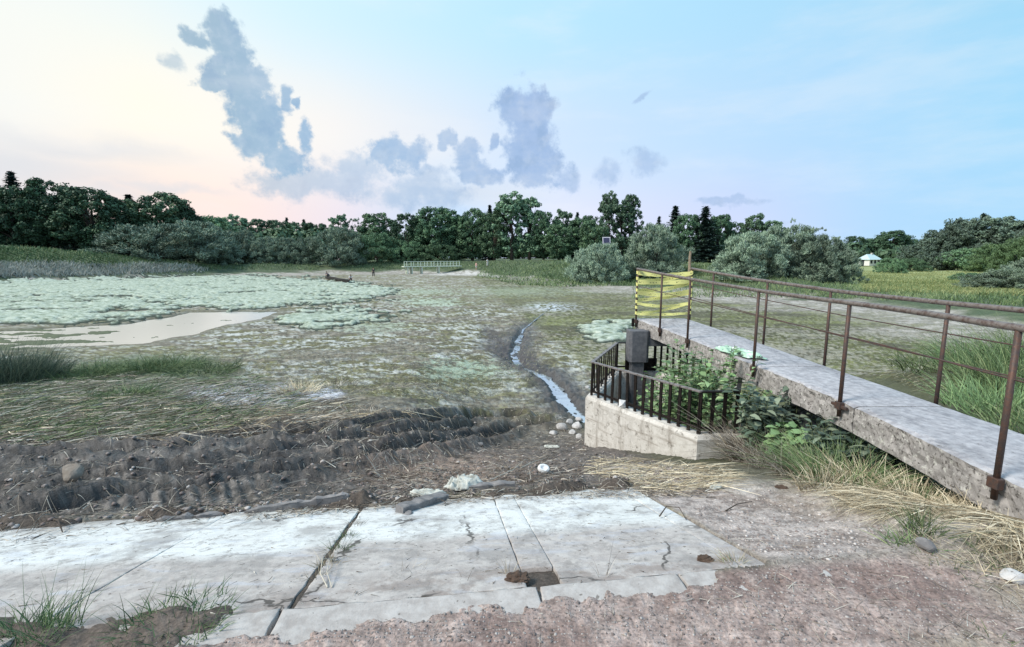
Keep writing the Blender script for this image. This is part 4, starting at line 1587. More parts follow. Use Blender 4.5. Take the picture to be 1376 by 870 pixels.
# white lid
x, y = at(730, 637)
lid = MB()
rg_ = []
for (rr_, z_) in ((.068, 0), (.07, .012), (.066, .030), (.056, .036), (.03, .034), (.026, .026), (.004, .026)):
    rg_.append([(rr_ * cos(2 * pi * k / 20), rr_ * .85 * sin(2 * pi * k / 20), z_) for k in range(20)])
lid.loft(rg_)
m_white = simple('white_plastic', (.78, .78, .78), .4, .08)
o = lid.build('white_lid_disc', m_white, None, True, loc=(x, y, gz(x, y) + .03), label='round white plastic lid lying in brown litter', cat='lid')
o.rotation_euler = (.45, .1, .3)
# folded white paper on the chamber wall
mb = MB()
mb.add([(-.05, 0, 0), (.05, 0, .01), (.06, .02, .10), (-.04, .02, .12), (.0, -.03, .05)], [(0, 1, 4), (1, 2, 4), (2, 3, 4), (3, 0, 4)])
o = mb.build('paper_scrap', m_white, None, loc=(1.66, 6.95, wt + .01), label='folded white paper scrap on the chamber wall behind the grille bars', cat='paper')
o.modifiers.new('thickness', 'SOLIDIFY').thickness = .003

# soil clods in joints, twigs
m_soil = simple('dark_soil', (.09, .06, .045), .95, .5, 20, .8)
def clump(px_, py_, s, label, flat=.5, onz=None, name='soil_clod'):
    x, y = at(px_, py_)
    z = onz if onz is not None else gz(x, y)
    uu, vv2 = uv_of(x, y)
    z = max(z, slab_z(vv2)) if 2.1 < vv2 < 3.97 and uu < 1.63 else z
    import bmesh
    bm = bmesh.new()
    bmesh.ops.create_icosphere(bm, subdivisions=4, radius=1)
    for q_ in bm.verts:
        p = q_.co.copy()
        f_ = .75 + .7 * (float(fbm(np.array([p.x * 3 + px_]), np.array([p.y * 3 + p.z * 5]), 4, 601)[0]))
        q_.co = Vector((p.x * s * f_, p.y * s * f_ * .8, p.z * s * flat * f_))
    me = bpy.data.meshes.new(name)
    bm.to_mesh(me)
    bm.free()
    me.materials.append(m_soil)
    link(name, me, loc=(x, y, z), label=label, cat='soil')


clump(696, 778, .055, 'dark clod of soil and roots filling the broken end of the narrow strip')
clump(948, 752, .04, 'reddish soil clod at the corner of the last pale slab')
clump(1050, 660, .05, 'dark clod beside the sandy slope')
clump(300, 690, .05, 'dark clod at the head of the long diagonal joint')


def stick(pts, rad_, label, mat=None, name='twig'):
    P_ = []
    for (a, b_, dz_) in pts:
        x, y = at(a, b_)
        uu, vv2 = uv_of(x, y)
        z = gz(x, y)
        if 2.1 < vv2 < 3.97 and uu < 1.63:
            z = max(z, slab_z(vv2))
        P_.append((x, y, z + dz_ + rad_))
    n = len(P_)
    mb = MB()
    mb.tube(P_, [rad_ * (1 - .5 * i / (n - 1)) for i in range(n)], 6)
    mb.build(name, mat or m_bark, label=label, cat='twig')


m_palestick = simple('bleached_wood', (.50, .46, .39), .8, .2)
stick([(886, 697, .01), (895, 690, .05), (912, 691, .05), (922, 699, .0)], .005, 'arched dark twig on the sandy slab right of the last joint')
stick([(975, 688, 0), (990, 683, .03), (1010, 678, .02)], .005, 'thin dark twig on the sandy slope')
stick([(66, 699, 0), (80, 711, .06), (84, 716, .0)], .009, 'short dark stub poking out of the mud on the left')
stick([(26, 588, .02), (38, 578, .05), (50, 562, .02)], .009, 'long bleached stick lying in the cut reeds at the left', m_palestick)
stick([(180, 612, .01), (192, 610, .06), (196, 618, .0)], .007, 'bent white stem standing over the left rut', m_palestick)
stick([(440, 790, .0), (431, 778, .03), (434, 762, .05), (446, 752, .0)], .0035, 'pale looping root on the slab below the weedy joint', m_palestick)
stick([(446, 791, .0), (440, 780, .04), (443, 764, .05), (452, 750, .0)], .003, 'second pale looping root just inside the first', m_palestick)
stick([(700, 636, .02), (716, 628, .03), (738, 618, .0)], .007, 'pale bent stem in litter left of the white lid', m_palestick)
stick([(655, 652, .02), (690, 640, .04), (706, 622, .02)], .006, 'pale stalk above the straight kerb piece', m_palestick)


# ------------------------------------------------------------------ grass tufts and weeds close by
def tuft_mesh(n, rad_, hmin, hmax, wd, mat, lean=.35, seed=0, name='grass_tuft', segs=4, droop=.35):
    a = RNG.random(n) * 2 * pi
    rr = rad_ * np.sqrt(RNG.random(n))
    x, y = rr * np.cos(a), rr * np.sin(a)
    L = RNG.uniform(hmin, hmax, n)
    out = np.column_stack([np.cos(a), np.sin(a), np.zeros(n)])
    D = np.column_stack([RNG.normal(size=n) * lean, RNG.normal(size=n) * lean, np.ones(n)]) + out * lean * .8
    bend = out * (L * droop * RNG.random(n))[:, None] + np.column_stack([RNG.normal(size=n) * .1 * L, RNG.normal(size=n) * .1 * L, -L * droop * RNG.random(n)])
    return blades(np.column_stack([x, y, np.full(n, -.02)]), D, L, wd * RNG.uniform(.6, 1.3, n), bend, mat, name, RNG.random(n), segs)


def put_tuft(px_, py_, label, n, rad_, h0, h1, wd, mat, lean=.35, xy=None, name='grass_tuft', cat='grass tuft', droop=.35, group=None, z=None):
    x, y = xy or at(px_, py_)
    uu, vv2 = uv_of(x, y)
    zz_ = gz(x, y)
    if 2.1 < vv2 < 3.97 and uu < 1.63:
        zz_ = max(zz_, float(slab_z(vv2)) - .01)
    return link(name, tuft_mesh(n, rad_, h0, h1, wd, mat, lean, name=name, droop=droop), loc=(x, y, zz_ if z is None else z), label=label, cat=cat, group=group)


put_tuft(30, 864, 'fresh green grass tuft in the bottom left corner', 420, .15, .05, .17, .005, m_fresh, .5)
put_tuft(70, 850, 'thin tall grass stems rising right of the corner tuft', 60, .10, .12, .34, .004, m_grass, .3)
put_tuft(238, 842, 'low green grass tuft on the dirt ridge', 420, .22, .03, .11, .005, m_fresh, .7)
put_tuft(176, 846, 'sparse splayed weed left of the dirt ridge tuft', 40, .05, .06, .2, .004, m_grass, .8)
put_tuft(440, 758, 'dry yellowish grass growing from the upper weedy joint', 120, .05, .04, .13, .004, m_straw, .5)
put_tuft(466, 722, 'sparse olive grass between the two lower joint tufts', 120, .05, .03, .09, .004, m_grass, .6)
put_tuft(425, 776, 'thin grass at the top end of the weedy joint', 70, .04, .03, .10, .004, m_straw, .6)
put_tuft(455, 738, 'greenish grass in the middle of the weedy joint', 130, .05, .04, .13, .004, m_grass, .5)
put_tuft(476, 706, 'brownish grass near the lower end of the weedy joint', 120, .06, .03, .10, .004, m_litter, .6)
put_tuft(683, 770, 'short dry stalks over the soil clod in the narrow strip', 30, .02, .05, .14, .003, m_straw, .3)
put_tuft(990, 758, 'small dry grass tuft at the corner of the last edging block', 130, .05, .04, .11, .005, m_straw, .7)
put_tuft(984, 757, 'green shoots within the small dry tuft', 50, .04, .04, .09, .005, m_grass, .7)
put_tuft(1240, 722, 'green grass tuft in the hay above the dark stone', 150, .09, .08, .22, .006, m_grass, .5)
put_tuft(1225, 735, 'grey-green flattened tuft left of the dark stone', 130, .12, .05, .15, .006, m_grass, .9)
put_tuft(1320, 760, 'dry flattened grass at the right edge of the gravel', 300, .22, .05, .16, .005, m_straw, 1.1)
put_tuft(1270, 752, 'low olive grass mat below the hay', 260, .2, .03, .09, .005, m_grass, 1.1)
put_tuft(1372, 756, 'olive grass at the far right edge of the gravel', 260, .2, .04, .12, .005, m_grass, 1.1)
put_tuft(1330, 865, 'tiny green tuft at the bottom right edge', 60, .07, .03, .08, .005, m_grass, .9)
put_tuft(810, 775, 'two thin stalks standing on the scratched slab', 8, .03, .08, .2, .003, m_litter, .3)
put_tuft(560, 770, 'wispy dry weed on the slab right of the weedy joint', 26, .09, .04, .16, .003, m_litter, .8)
put_tuft(615, 780, 'single thin stalks on the slab left of the narrow strip', 10, .05, .05, .12, .003, m_litter, .4)
# reed clumps on the left
for i, (a, b_, n, R0, h0, h1, lb) in enumerate([
        (10, 514, 1700, .9, .6, 1.3, 'dense dark reed clump at the left picture edge'),
        (48, 510, 900, .6, .4, 1.05, 'reed clump just right of the one at the left edge'),
        (-40, 517, 1200, 1.0, .6, 1.3, 'reed clump running out past the left edge'),
        (110, 505, 900, .9, .3, .7, 'low green grass left part of the mown mound'),
        (170, 500, 1200, 1.0, .3, .75, 'bushy green grass in the middle of the mown mound'),
        (225, 496, 1100, .9, .3, .8, 'taller green grass on the crest of the mown mound'),
        (275, 500, 800, .9, .2, .6, 'green grass at the right end of the mown mound'),
        (170, 535, 500, .5, .1, .35, 'bright green sprigs in front of the mown mound'),
        (400, 528, 380, .45, .12, .38, 'yellowish dry tuft between the two whitish crust pools'),
        (455, 520, 200, .4, .08, .28, 'low dry tuft right of the crust pools'),
        (480, 556, 260, .45, .06, .25, 'olive grass hummock above the upper rut')]):
    put_tuft(a, b_, lb, n, R0, h0, h1, .012, m_reed if i < 3 else (m_grass if i < 8 else (m_straw if i == 8 else m_litter)), .35 if i < 3 else .8,
             name='reed_clump' if i < 3 else 'grass_tuft', cat='reeds' if i < 3 else 'grass tuft', droop=.3 if i < 3 else .5)


def weed(xy, h_, n_stem, spread, label, mat, z=None, leaf=.07, lw=.016, per=14, name='weed_plant', lean=.25, grp=None):
    """leafy stems with lance leaves"""
    x, y = xy
    z = gz(x, y) if z is None else z
    root = empty(name, (x, y, z), label=label, cat='weed', group=grp)
    mb = MB()
    P0, D, L = [], [], []
    for s in range(n_stem):
        a = random.uniform(0, 2 * pi)
        rr = spread * sqrt(random.random())
        bx_, by_ = rr * .4 * cos(a), rr * .4 * sin(a)
        hh = h_ * random.uniform(.55, 1)
        ln = (random.gauss(0, lean), random.gauss(0, lean))
        pts = []
        for k in range(6):
            t_ = k / 5
            pts.append(Vector((bx_ + (rr * .6 * cos(a) + ln[0] * hh) * t_ ** 1.5, by_ + (rr * .6 * sin(a) + ln[1] * hh) * t_ ** 1.5, hh * t_ * (1 - .08 * t_))))
        mb.tube(pts, [.006 * (1 - .12 * k) for k in range(6)], 5, False)
        for q_ in range(per):
            t_ = .2 + .8 * (q_ + random.random()) / per
            f_ = t_ * 5
            k = min(4, int(f_))
            p = pts[k].lerp(pts[k + 1], f_ - k)
            b2 = random.uniform(0, 2 * pi)
            P0.append(p)
            D.append((cos(b2), sin(b2), random.uniform(.1, .9)))
            L.append(leaf * random.uniform(.6, 1.35))
    mb.build('stem', m_stem, root)
    n = len(P0)
    P0, D, L = np.array([tuple(p) for p in P0]), np.array(D), np.array(L)
    # lance shaped leaves: wide in the middle
    D = D / np.linalg.norm(D, axis=1, keepdims=True)
    side = np.cross(D, np.array([0, 0, 1.0]) + RNG.normal(size=(n, 3)) * .3)
    side /= np.linalg.norm(side, axis=1, keepdims=True)
    prof = [(0, .15), (.35, 1), (.7, .7), (1, .05)]
    V_ = np.zeros((n, 4, 2, 3))
    for k, (t_, w_) in enumerate(prof):
        c_ = P0 + D * (L * t_)[:, None] - np.array([0, 0, 1])[None] * (L * .45 * t_ ** 2)[:, None]
        ww_ = (L * lw / .07 * w_)[:, None]
        V_[:, k, 0], V_[:, k, 1] = c_ - side * ww_, c_ + side * ww_
    base = np.arange(n)[:, None] * 8
    Fa = np.vstack([np.concatenate([base + 2 * s, base + 2 * s + 1, base + 2 * s + 3, base + 2 * s + 2], 1) for s in range(3)])
    link('leaves', mesh_np('leaves', V_.reshape(-1, 3), Fa, [mat], False, {'rnd': np.repeat(RNG.random(n), 8)}), root)
    return root


weeds = [((2.62, 6.85), 2.4, 30, .42, 'pale shrub in front of the deck side, left of the green sheet', m_weed, -1.7), ((2.90, 6.5), 2.3, 28, .40, 'pale shrub overhanging the right grille corner', m_weed, -1.7),
         ((2.62, 7.2), 1.75, 22, .36, 'tall pale leafy weed inside the grille left of the deck', m_weed, -1.7), ((2.95, 7.4), 2.00, 24, .36, 'tallest leafy weed rising over the deck edge', m_weed, -1.7),
         ((2.75, 6.7), 1.60, 23, .36, 'bushy weed filling the middle of the chamber', m_weed, -1.7), ((3.05, 6.6), 1.85, 23, .36, 'weed pressed against the deck side above the grille corner', m_weed, -1.7),
         ((2.3, 6.9), 1.40, 19, .36, 'lower weed behind the front grille bars', m_weed, -1.7), ((3.15, 7.9), 2.05, 19, .36, 'slender weed reaching the deck beside the green sheet', m_weed, -1.7),
         ((2.55, 8.0), 1.60, 19, .36, 'spiky weed in front of the pier', m_weed, -1.7), ((2.75, 6.2), 1.40, 21, .36, 'weed at the front corner inside the grille', m_weed, -1.7),
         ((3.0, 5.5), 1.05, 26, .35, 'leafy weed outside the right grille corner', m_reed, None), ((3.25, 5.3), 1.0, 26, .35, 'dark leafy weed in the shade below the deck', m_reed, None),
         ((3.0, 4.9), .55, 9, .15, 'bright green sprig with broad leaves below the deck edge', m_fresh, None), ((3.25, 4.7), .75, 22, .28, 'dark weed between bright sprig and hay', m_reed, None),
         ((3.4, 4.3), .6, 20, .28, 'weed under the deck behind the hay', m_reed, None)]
for i, (xy, h_, ns, sprd, lb, mt, z) in enumerate(weeds):
    weed(xy, h_, ns, sprd, lb, mt, z, leaf=.12 if i != 12 else .13, lw=.017 if i != 12 else .024, per=30, lean=.10)
for i, (x, y, n, R0, h0, h1, mt, lb) in enumerate([
        (2.98, 5.5, 1100, .32, .3, .75, m_litter, 'dry brown grass hanging at the right chamber corner'),
        (2.9, 5.0, 500, .28, .2, .5, m_litter, 'dry grass in front of the shaded weeds'),
        (3.1, 4.5, 900, .38, .25, .6, m_grass, 'long green grass below the deck edge'),
        (3.0, 4.05, 900, .38, .2, .5, m_grass, 'green grass drooping above the hay'),
        (3.35, 3.8, 900, .35, .2, .45, m_grass, 'grass in the gap between the hay and deck'),
        (3.35, 3.3, 500, .35, .12, .3, m_grass, 'short grass under the near deck edge'),
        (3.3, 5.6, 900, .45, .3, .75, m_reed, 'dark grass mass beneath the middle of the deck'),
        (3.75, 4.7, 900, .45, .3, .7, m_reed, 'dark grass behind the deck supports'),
        (2.85, 5.6, 260, .15, .2, .5, m_straw, 'bleached stalks against the right chamber wall'),
        (3.12, 3.45, 500, .22, .12, .34, m_straw, 'dry grass tuft overhanging the gap below the walkway edge'),
        (3.05, 3.9, 420, .25, .12, .36, m_straw, 'dry grass mixed into the green grass above the hay'),
        (3.15, 2.95, 420, .22, .08, .26, m_straw, 'matted hay tuft under the nearest railing post'),
        (2.85, 4.4, 420, .25, .15, .42, m_litter, 'brown dry grass between the pale tuft and the leafy sprig'),
        (2.6, 3.75, 300, .22, .08, .25, m_straw, 'pale dry tuft at the top of the hay bank')]):
    put_tuft(0, 0, lb, n, R0, h0, h1, .008, mt, .4, xy=(x, y), droop=.6)
# lush bank vegetation beyond the deck on the right
for i, (x, y, n, R0, h0, h1, lb) in enumerate([
        (9.2, 8.8, 900, .9, .5, 1.0, 'tall green grass clump behind the far handrail at the right edge'), (8.0, 7.3, 800, .8, .4, .9, 'green grass clump left of the one at the right edge'),
        (10.5, 9.0, 900, 1.0, .6, 1.2, 'tallest green grass clump at the right picture edge'), (6.9, 6.4, 700, .7, .25, .6, 'low grass clump beside the far deck edge'),
        (6.4, 5.2, 700, .7, .25, .55, 'grass clump just past the far side of the deck'), (5.6, 4.6, 700, .6, .2, .5, 'grass right against the far side of the deck'),
        (8.6, 6.2, 800, .9, .4, .9, 'grass clump by the rightmost far post'), (9.8, 10.6, 600, 1.0, .3, .7, 'grass clump at the edge of the mossy pond floor')]):
    put_tuft(0, 0, lb, n, R0, h0, h1, .014, m_fresh if i % 3 == 0 else m_grass, .45, xy=(x, y), droop=.4)

# ------------------------------------------------------------------ bank grass far away (uncountable)
def far_grass(n, poly, h0, h1, wd, mat, name, label):
    x, y = rand_px(n, poly)
    z = h_full(x, y)['h']
    P0 = np.column_stack([x, y, z - .05])
    D = np.column_stack([RNG.normal(size=n) * .35, RNG.normal(size=n) * .35, np.ones(n)])
    L = RNG.uniform(h0, h1, n) * (.5 + fbm(x * .25, y * .25, 3, 701))
    bend = np.column_stack([RNG.normal(size=n) * .2 * L, RNG.normal(size=n) * .2 * L, -L * .15])
    me = blades(P0, D, L, wd * RNG.uniform(.6, 1.4, n), bend, mat, name, np.clip(RNG.normal(.5, .25, n) + (fbm(x * .3, y * .3, 3, 703) - .5), 0, 1), 2)
    link(name, me, kind='stuff', label=label, cat='grass')


far_grass(14000, [(-60, 332), (140, 336), (230, 350), (330, 352), (430, 356), (430, 364), (300, 362), (150, 366), (-60, 366)], .25, .75, .12, m_grass, 'bank_grass', 'green rough grass on the far left bank below the dark trees')
far_grass(9000, [(-60, 358), (60, 356), (160, 358), (260, 358), (280, 364), (150, 371), (-60, 374)], .5, 1.1, .10, m_palereed, 'shore_reeds', 'pale grey reed fringe along the far left shore')
far_grass(16000, [(430, 352), (540, 348), (660, 352), (780, 350), (860, 360), (880, 384), (760, 386), (700, 384), (640, 372), (650, 362), (540, 362), (470, 364)], .25, .7, .09, m_grass, 'middle_grass',
          'green grass along the middle of the far shore')
far_grass(12000, [(850, 372), (960, 366), (1170, 372), (1376, 376), (1376, 412), (1150, 402), (1000, 400), (850, 402)], .2, .6, .06, m_grass, 'right_shore_grass', 'green grass fringe along the right shore behind the railings')
far_grass(26000, [(1150, 364), (1376, 368), (1376, 398), (1160, 392)], .2, .42, .06, leafy('meadow_blades', (.16, .20, .08), (.27, .31, .13), (.42, .43, .22)), 'meadow_grass', 'yellow-green meadow grass between the right hand bushes')
far_grass(5000, [(900, 352), (1000, 352), (1000, 372), (900, 372)], .2, .5, .10, m_grass, 'glade_grass', 'grass in the glade below the spruces')


# ------------------------------------------------------------------ trees
def leaf_cards(C_, N_, S_, E_, rnd, mat, name):
    """rhombic leaf faces: centres, normals, sizes, elongation dir"""
    n = len(C_)
    N_ = N_ / (np.linalg.norm(N_, axis=1, keepdims=True) + 1e-9)
    t1 = E_ - N_ * (E_ * N_).sum(1, keepdims=True)
    t1 /= np.linalg.norm(t1, axis=1, keepdims=True) + 1e-9
    t2 = np.cross(N_, t1)
    a, b_ = S_[:, 0:1], S_[:, 1:2]
    V_ = np.stack([C_ - t1 * a, C_ + t2 * b_ - t1 * a * .1, C_ + t1 * a, C_ - t2 * b_ + t1 * a * .1], 1)
    Fa = np.arange(n * 4).reshape(n, 4)
    return mesh_np(name, V_.reshape(-1, 3), Fa, [mat], False, {'rnd': np.repeat(np.clip(rnd, 0, 1), 4)})


def crown_mesh(kind, seed, mat, Hh=10.0, Rr=4.0):
    g = np.random.default_rng(seed)
    if kind == 'round':
        z0, nc, lp, ls = .10, 250, 70, .16
        prof = lambda z: np.sqrt(np.clip(1 - ((z - .55) / .46) ** 2, 0, 1))
    elif kind == 'tall':
        z0, nc, lp, ls = .15, 200, 60, .15
        prof = lambda z: np.clip(np.sqrt(np.clip(1 - ((z - .42) / .60) ** 2, 0, 1)), 0, 1) * (1 - .25 * z)
    elif kind == 'bush':
        z0, nc, lp, ls = .0, 240, 105, .125
        prof = lambda z: np.sqrt(np.clip(1 - ((z - .30) / .71) ** 2, 0, 1))
    elif kind == 'airy':
        z0, nc, lp, ls = .25, 70, 40, .13
        prof = lambda z: np.sqrt(np.clip(1 - ((z - .6) / .42) ** 2, 0, 1)) * .9
    nc = int(nc * (Rr * Hh + Rr * Rr) / 56)
    # clump centres: few big lobes, each carrying small clumps
    nl = int({'round': 16, 'tall': 22, 'bush': 15, 'airy': 14}[kind] * (Rr * Rr / 16) ** .7)
    lz = g.uniform(z0 + .06, .93, nl)
    la = g.random(nl) * 2 * pi
    lr = prof(lz) * Rr * g.uniform(.35, .80, nl)
    LC = np.column_stack([lr * np.cos(la), lr * np.sin(la), lz * Hh])
    LR = g.uniform(.9, 1.7, nl) * (.75 if kind in ('tall', 'airy') else 1)
    which = g.integers(0, nl, nc)
    d = g.normal(size=(nc, 3))
    d /= np.linalg.norm(d, axis=1, keepdims=True)
    d[:, 2] = np.abs(d[:, 2]) * g.choice([1, 1, -1], nc)
    CC = LC[which] + d * LR[which][:, None] * g.uniform(.55, 1.05, nc)[:, None]
    if kind != 'airy':
        # fill skin of the overall shape
        m = int(nc * .62)
        zz_ = g.uniform(z0, .97, m)
        aa = g.random(m) * 2 * pi
        rr = prof(zz_) * Rr * g.uniform(.72, 1.0, m) * (1 + .24 * np.sin(aa * 3 + seed) * np.sin(zz_ * 9 + seed) + .1 * np.sin(aa * 7 - seed))
        CC[:m] = np.column_stack([rr * np.cos(aa), rr * np.sin(aa), zz_ * Hh])
    CC[:, 2] = np.clip(CC[:, 2], .15 if kind == 'bush' else z0 * Hh * .9, Hh * .985)
    cr_ = g.uniform(.38, .85, len(CC)) * (.7 if kind in ('tall', 'airy') else 1)
    n = len(CC) * lp
    w_ = np.repeat(np.arange(len(CC)), lp)
    dd = g.normal(size=(n, 3))
    dd /= np.linalg.norm(dd, axis=1, keepdims=True)
    dd[:, 2] *= .8
    PP = CC[w_] + dd * cr_[w_][:, None] * (g.random(n) ** .45)[:, None]
    PP[:, 2] = np.maximum(PP[:, 2], .03)
    NN = dd + g.normal(size=(n, 3)) * .5 + np.array([0, 0, .3])
    if kind == 'bush':
        out = PP * np.array([4 / Rr, 4 / Rr, 1]) - np.array([0, 0, 2.0])
        EE = out / (np.linalg.norm(out, axis=1, keepdims=True) + .1) + np.array([0, 0, .9]) + g.normal(size=(n, 3)) * .3
        NN = g.normal(size=(n, 3)) + dd * .6
        SS_ = np.column_stack([ls * 1.7 * g.uniform(.6, 1.4, n), ls * .42 * g.uniform(.6, 1.3, n)])
    else:
        EE = g.normal(size=(n, 3))
        SS_ = np.column_stack([ls * g.uniform(.6, 1.4, n), ls * .75 * g.uniform(.6, 1.3, n)])
    rn = g.normal(.45, .16, n) + (g.random(len(CC)) - .5)[w_] * .45
    me = leaf_cards(PP, NN, SS_, EE, rn, mat, 'crown')
    return me, LC


def trunk_mesh(kind, LC, seed, mat, Hh=10.0):
    g = random.Random(seed)
    mb = MB()
    top_ = {'round': .8, 'tall': .93, 'bush': .5, 'airy': .9}[kind] * Hh
    pts = [(0, 0, -.5)]
    for k in range(1, 8):
        pts.append((g.gauss(0, .07) * k * .5, g.gauss(0, .07) * k * .5, top_ * k / 7))
    r0 = {'round': .34, 'tall': .22, 'bush': .14, 'airy': .10}[kind]
    mb.tube(pts, [r0 * (1.25 if k == 0 else 1 - .85 * k / 7) for k in range(8)], 8)
    for c_ in LC:
        zb = max(.1 * Hh, min(c_[2] * .55, top_ * .8))
        f_ = zb / top_ * 7
        k = min(6, int(f_))
        p = Vector(pts[k + 1] if k < 7 else pts[7])
        p = Vector((p.x, p.y, zb))
        q_ = Vector(c_)
        m_ = p.lerp(q_, .5) + Vector((0, 0, .25))
        mb.tube([p, m_, q_], [r0 * .35, r0 * .22, r0 * .07], 5, False)
    me = bpy.data.meshes.new('trunk')
    me.from_pydata(mb.v, [], mb.f)
    me.materials.append(mat)
    me.polygons.foreach_set('use_smooth', [True] * len(me.polygons))
    return me


def spruce_mesh(seed, mat):
    g = np.random.default_rng(seed)
    Hh, Rr = 10.0, 2.6
    P_, N_, E_, S_, rn = [], [], [], [], []
    nlev = 30
    for l in range(nlev):
        zf = .06 + .93 * (l / (nlev - 1)) ** .92
        Lb = Rr * (1 - zf) ** .85 + .1
        nb_ = int(7 + 6 * (1 - zf))
        for k in range(nb_):
            a = g.random() * 2 * pi
            L = Lb * g.uniform(.6, 1.12)
            dx, dy = cos(a), sin(a)
            z0 = zf * Hh + g.normal() * .1
            tone = g.normal(.45, .18)
            for s in range(int(4 + L * 6)):
                t_ = (s + g.random()) / (4 + L * 6)
                x, y = dx * L * t_, dy * L * t_
                z = z0 - .32 * L * t_ + .18 * L * t_ * t_
                for _ in range(3):
                    P_.append((x + g.normal() * .12, y + g.normal() * .12, z - abs(g.normal()) * .12))
                    N_.append((g.normal() * .5, g.normal() * .5, 1))
                    E_.append((dx + g.normal() * .6, dy + g.normal() * .6, -.35))
                    w_ = .22 * (1 - .35 * t_)
                    S_.append((w_ * g.uniform(.8, 1.4), w_ * .42))
                    rn.append(tone + .35 * t_ + g.normal() * .1)
    # leader
    for s in range(24):
        P_.append((g.normal() * .04, g.normal() * .04, Hh * (.95 + .055 * s / 24)))
        N_.append((g.normal(), g.normal(), .3))
        E_.append((g.normal() * .4, g.normal() * .4, 1))
        S_.append((.16, .05))
        rn.append(.5)
    return leaf_cards(np.array(P_), np.array(N_), np.array(S_), np.array(E_), np.array(rn), mat, 'crown')


PROTO = {}
def proto(kind, mname, mat, variants, bark=None):
    lst = []
    dims = [(10.0, 2.7)] if kind == 'spruce' else ([(10.0, 4.0), (7.5, 4.8), (5.5, 6.0)] if kind in ('bush', 'round') else [(10.0, 3.0), (10.0, 4.4)])
    for s in range(variants):
        for di, (Hd, Rd) in enumerate(dims):
            sd = (sum(map(ord, kind + mname)) * 13 + s * 101 + di * 37) % 9973
            if kind == 'spruce':
                cm = spruce_mesh(sd, mat)
                mb = MB()
                mb.tube([(0, 0, -.4), (0, 0, 4), (0, 0, 9.6)], [.2, .13, .02], 7)
                tm = bpy.data.meshes.new('trunk')
                tm.from_pydata(mb.v, [], mb.f)
                tm.materials.append(m_bark)
            else:
                cm, LC = crown_mesh(kind, sd, mat, Hd, Rd)
                tm = trunk_mesh(kind, LC, sd, bark or m_bark, Hd)
            lst.append((Hd, Rd, cm, tm))
    PROTO[(kind, mname)] = lst


proto('round', 'oak', m_oak, 4)
proto('round', 'lime', m_lime, 3)
proto('round', 'hill', m_hill, 3)
proto('tall', 'poplar', m_poplar, 3)
proto('tall', 'oak', m_oak, 2)
proto('bush', 'willow', m_willow, 4)
proto('bush', 'oak', m_lime, 2)
proto('bush', 'fresh', m_fresh, 2)
proto('airy', 'poplar', m_willow, 2)
proto('spruce', 'spruce', m_spruce, 3)
RAD = {'round': 4.0, 'tall': 3.6, 'bush': 4.1, 'airy': 3.6, 'spruce': 2.7}
cnt = {}


def plant(px_, ytop, hw, dist, kind, mname, name, cat, label, group=None, sink=0.0, ztop_only=False):
    t_ = (px_ - 688) / F
    # dist is the forward distance; bearing from the photo
    y = dist * cos(TH)
    yy = -(ytop - 435) / F
    fw, up = cos(TH) + yy * sin(TH), -sin(TH) + yy * cos(TH)
    k = dist / fw
    x, y = t_ * k, dist
    ztop = EYE + up * k
    zb = float(h_full(np.array([x]), np.array([y]))['h'][0]) - .1 - sink
    hgt = max(1.0, ztop - zb)
    wr = hw / F * k * (1.9 if kind == 'spruce' else 1)
    if kind == 'spruce':
        wr = max(wr, hgt * .27)
    asp = wr / hgt
    al_ = PROTO[(kind, mname)]
    best = min(abs(math.log(q_[1] / q_[0] / asp)) for q_ in al_)
    lst = [q_ for q_ in al_ if abs(abs(math.log(q_[1] / q_[0] / asp)) - best) < 1e-6]
    i = cnt.get((kind, mname), 0)
    cnt[(kind, mname)] = i + 1
    Hd, Rd, cm, tm = lst[i % len(lst)]
    root = empty(name, (x, y, zb), random.uniform(0, 6.28), label=label, cat=cat, group=group)
    sx = wr / Rd
    root.scale = (sx, sx, hgt / Hd)
    link('trunk', tm, root)
    link('crown', cm, root)
    return root


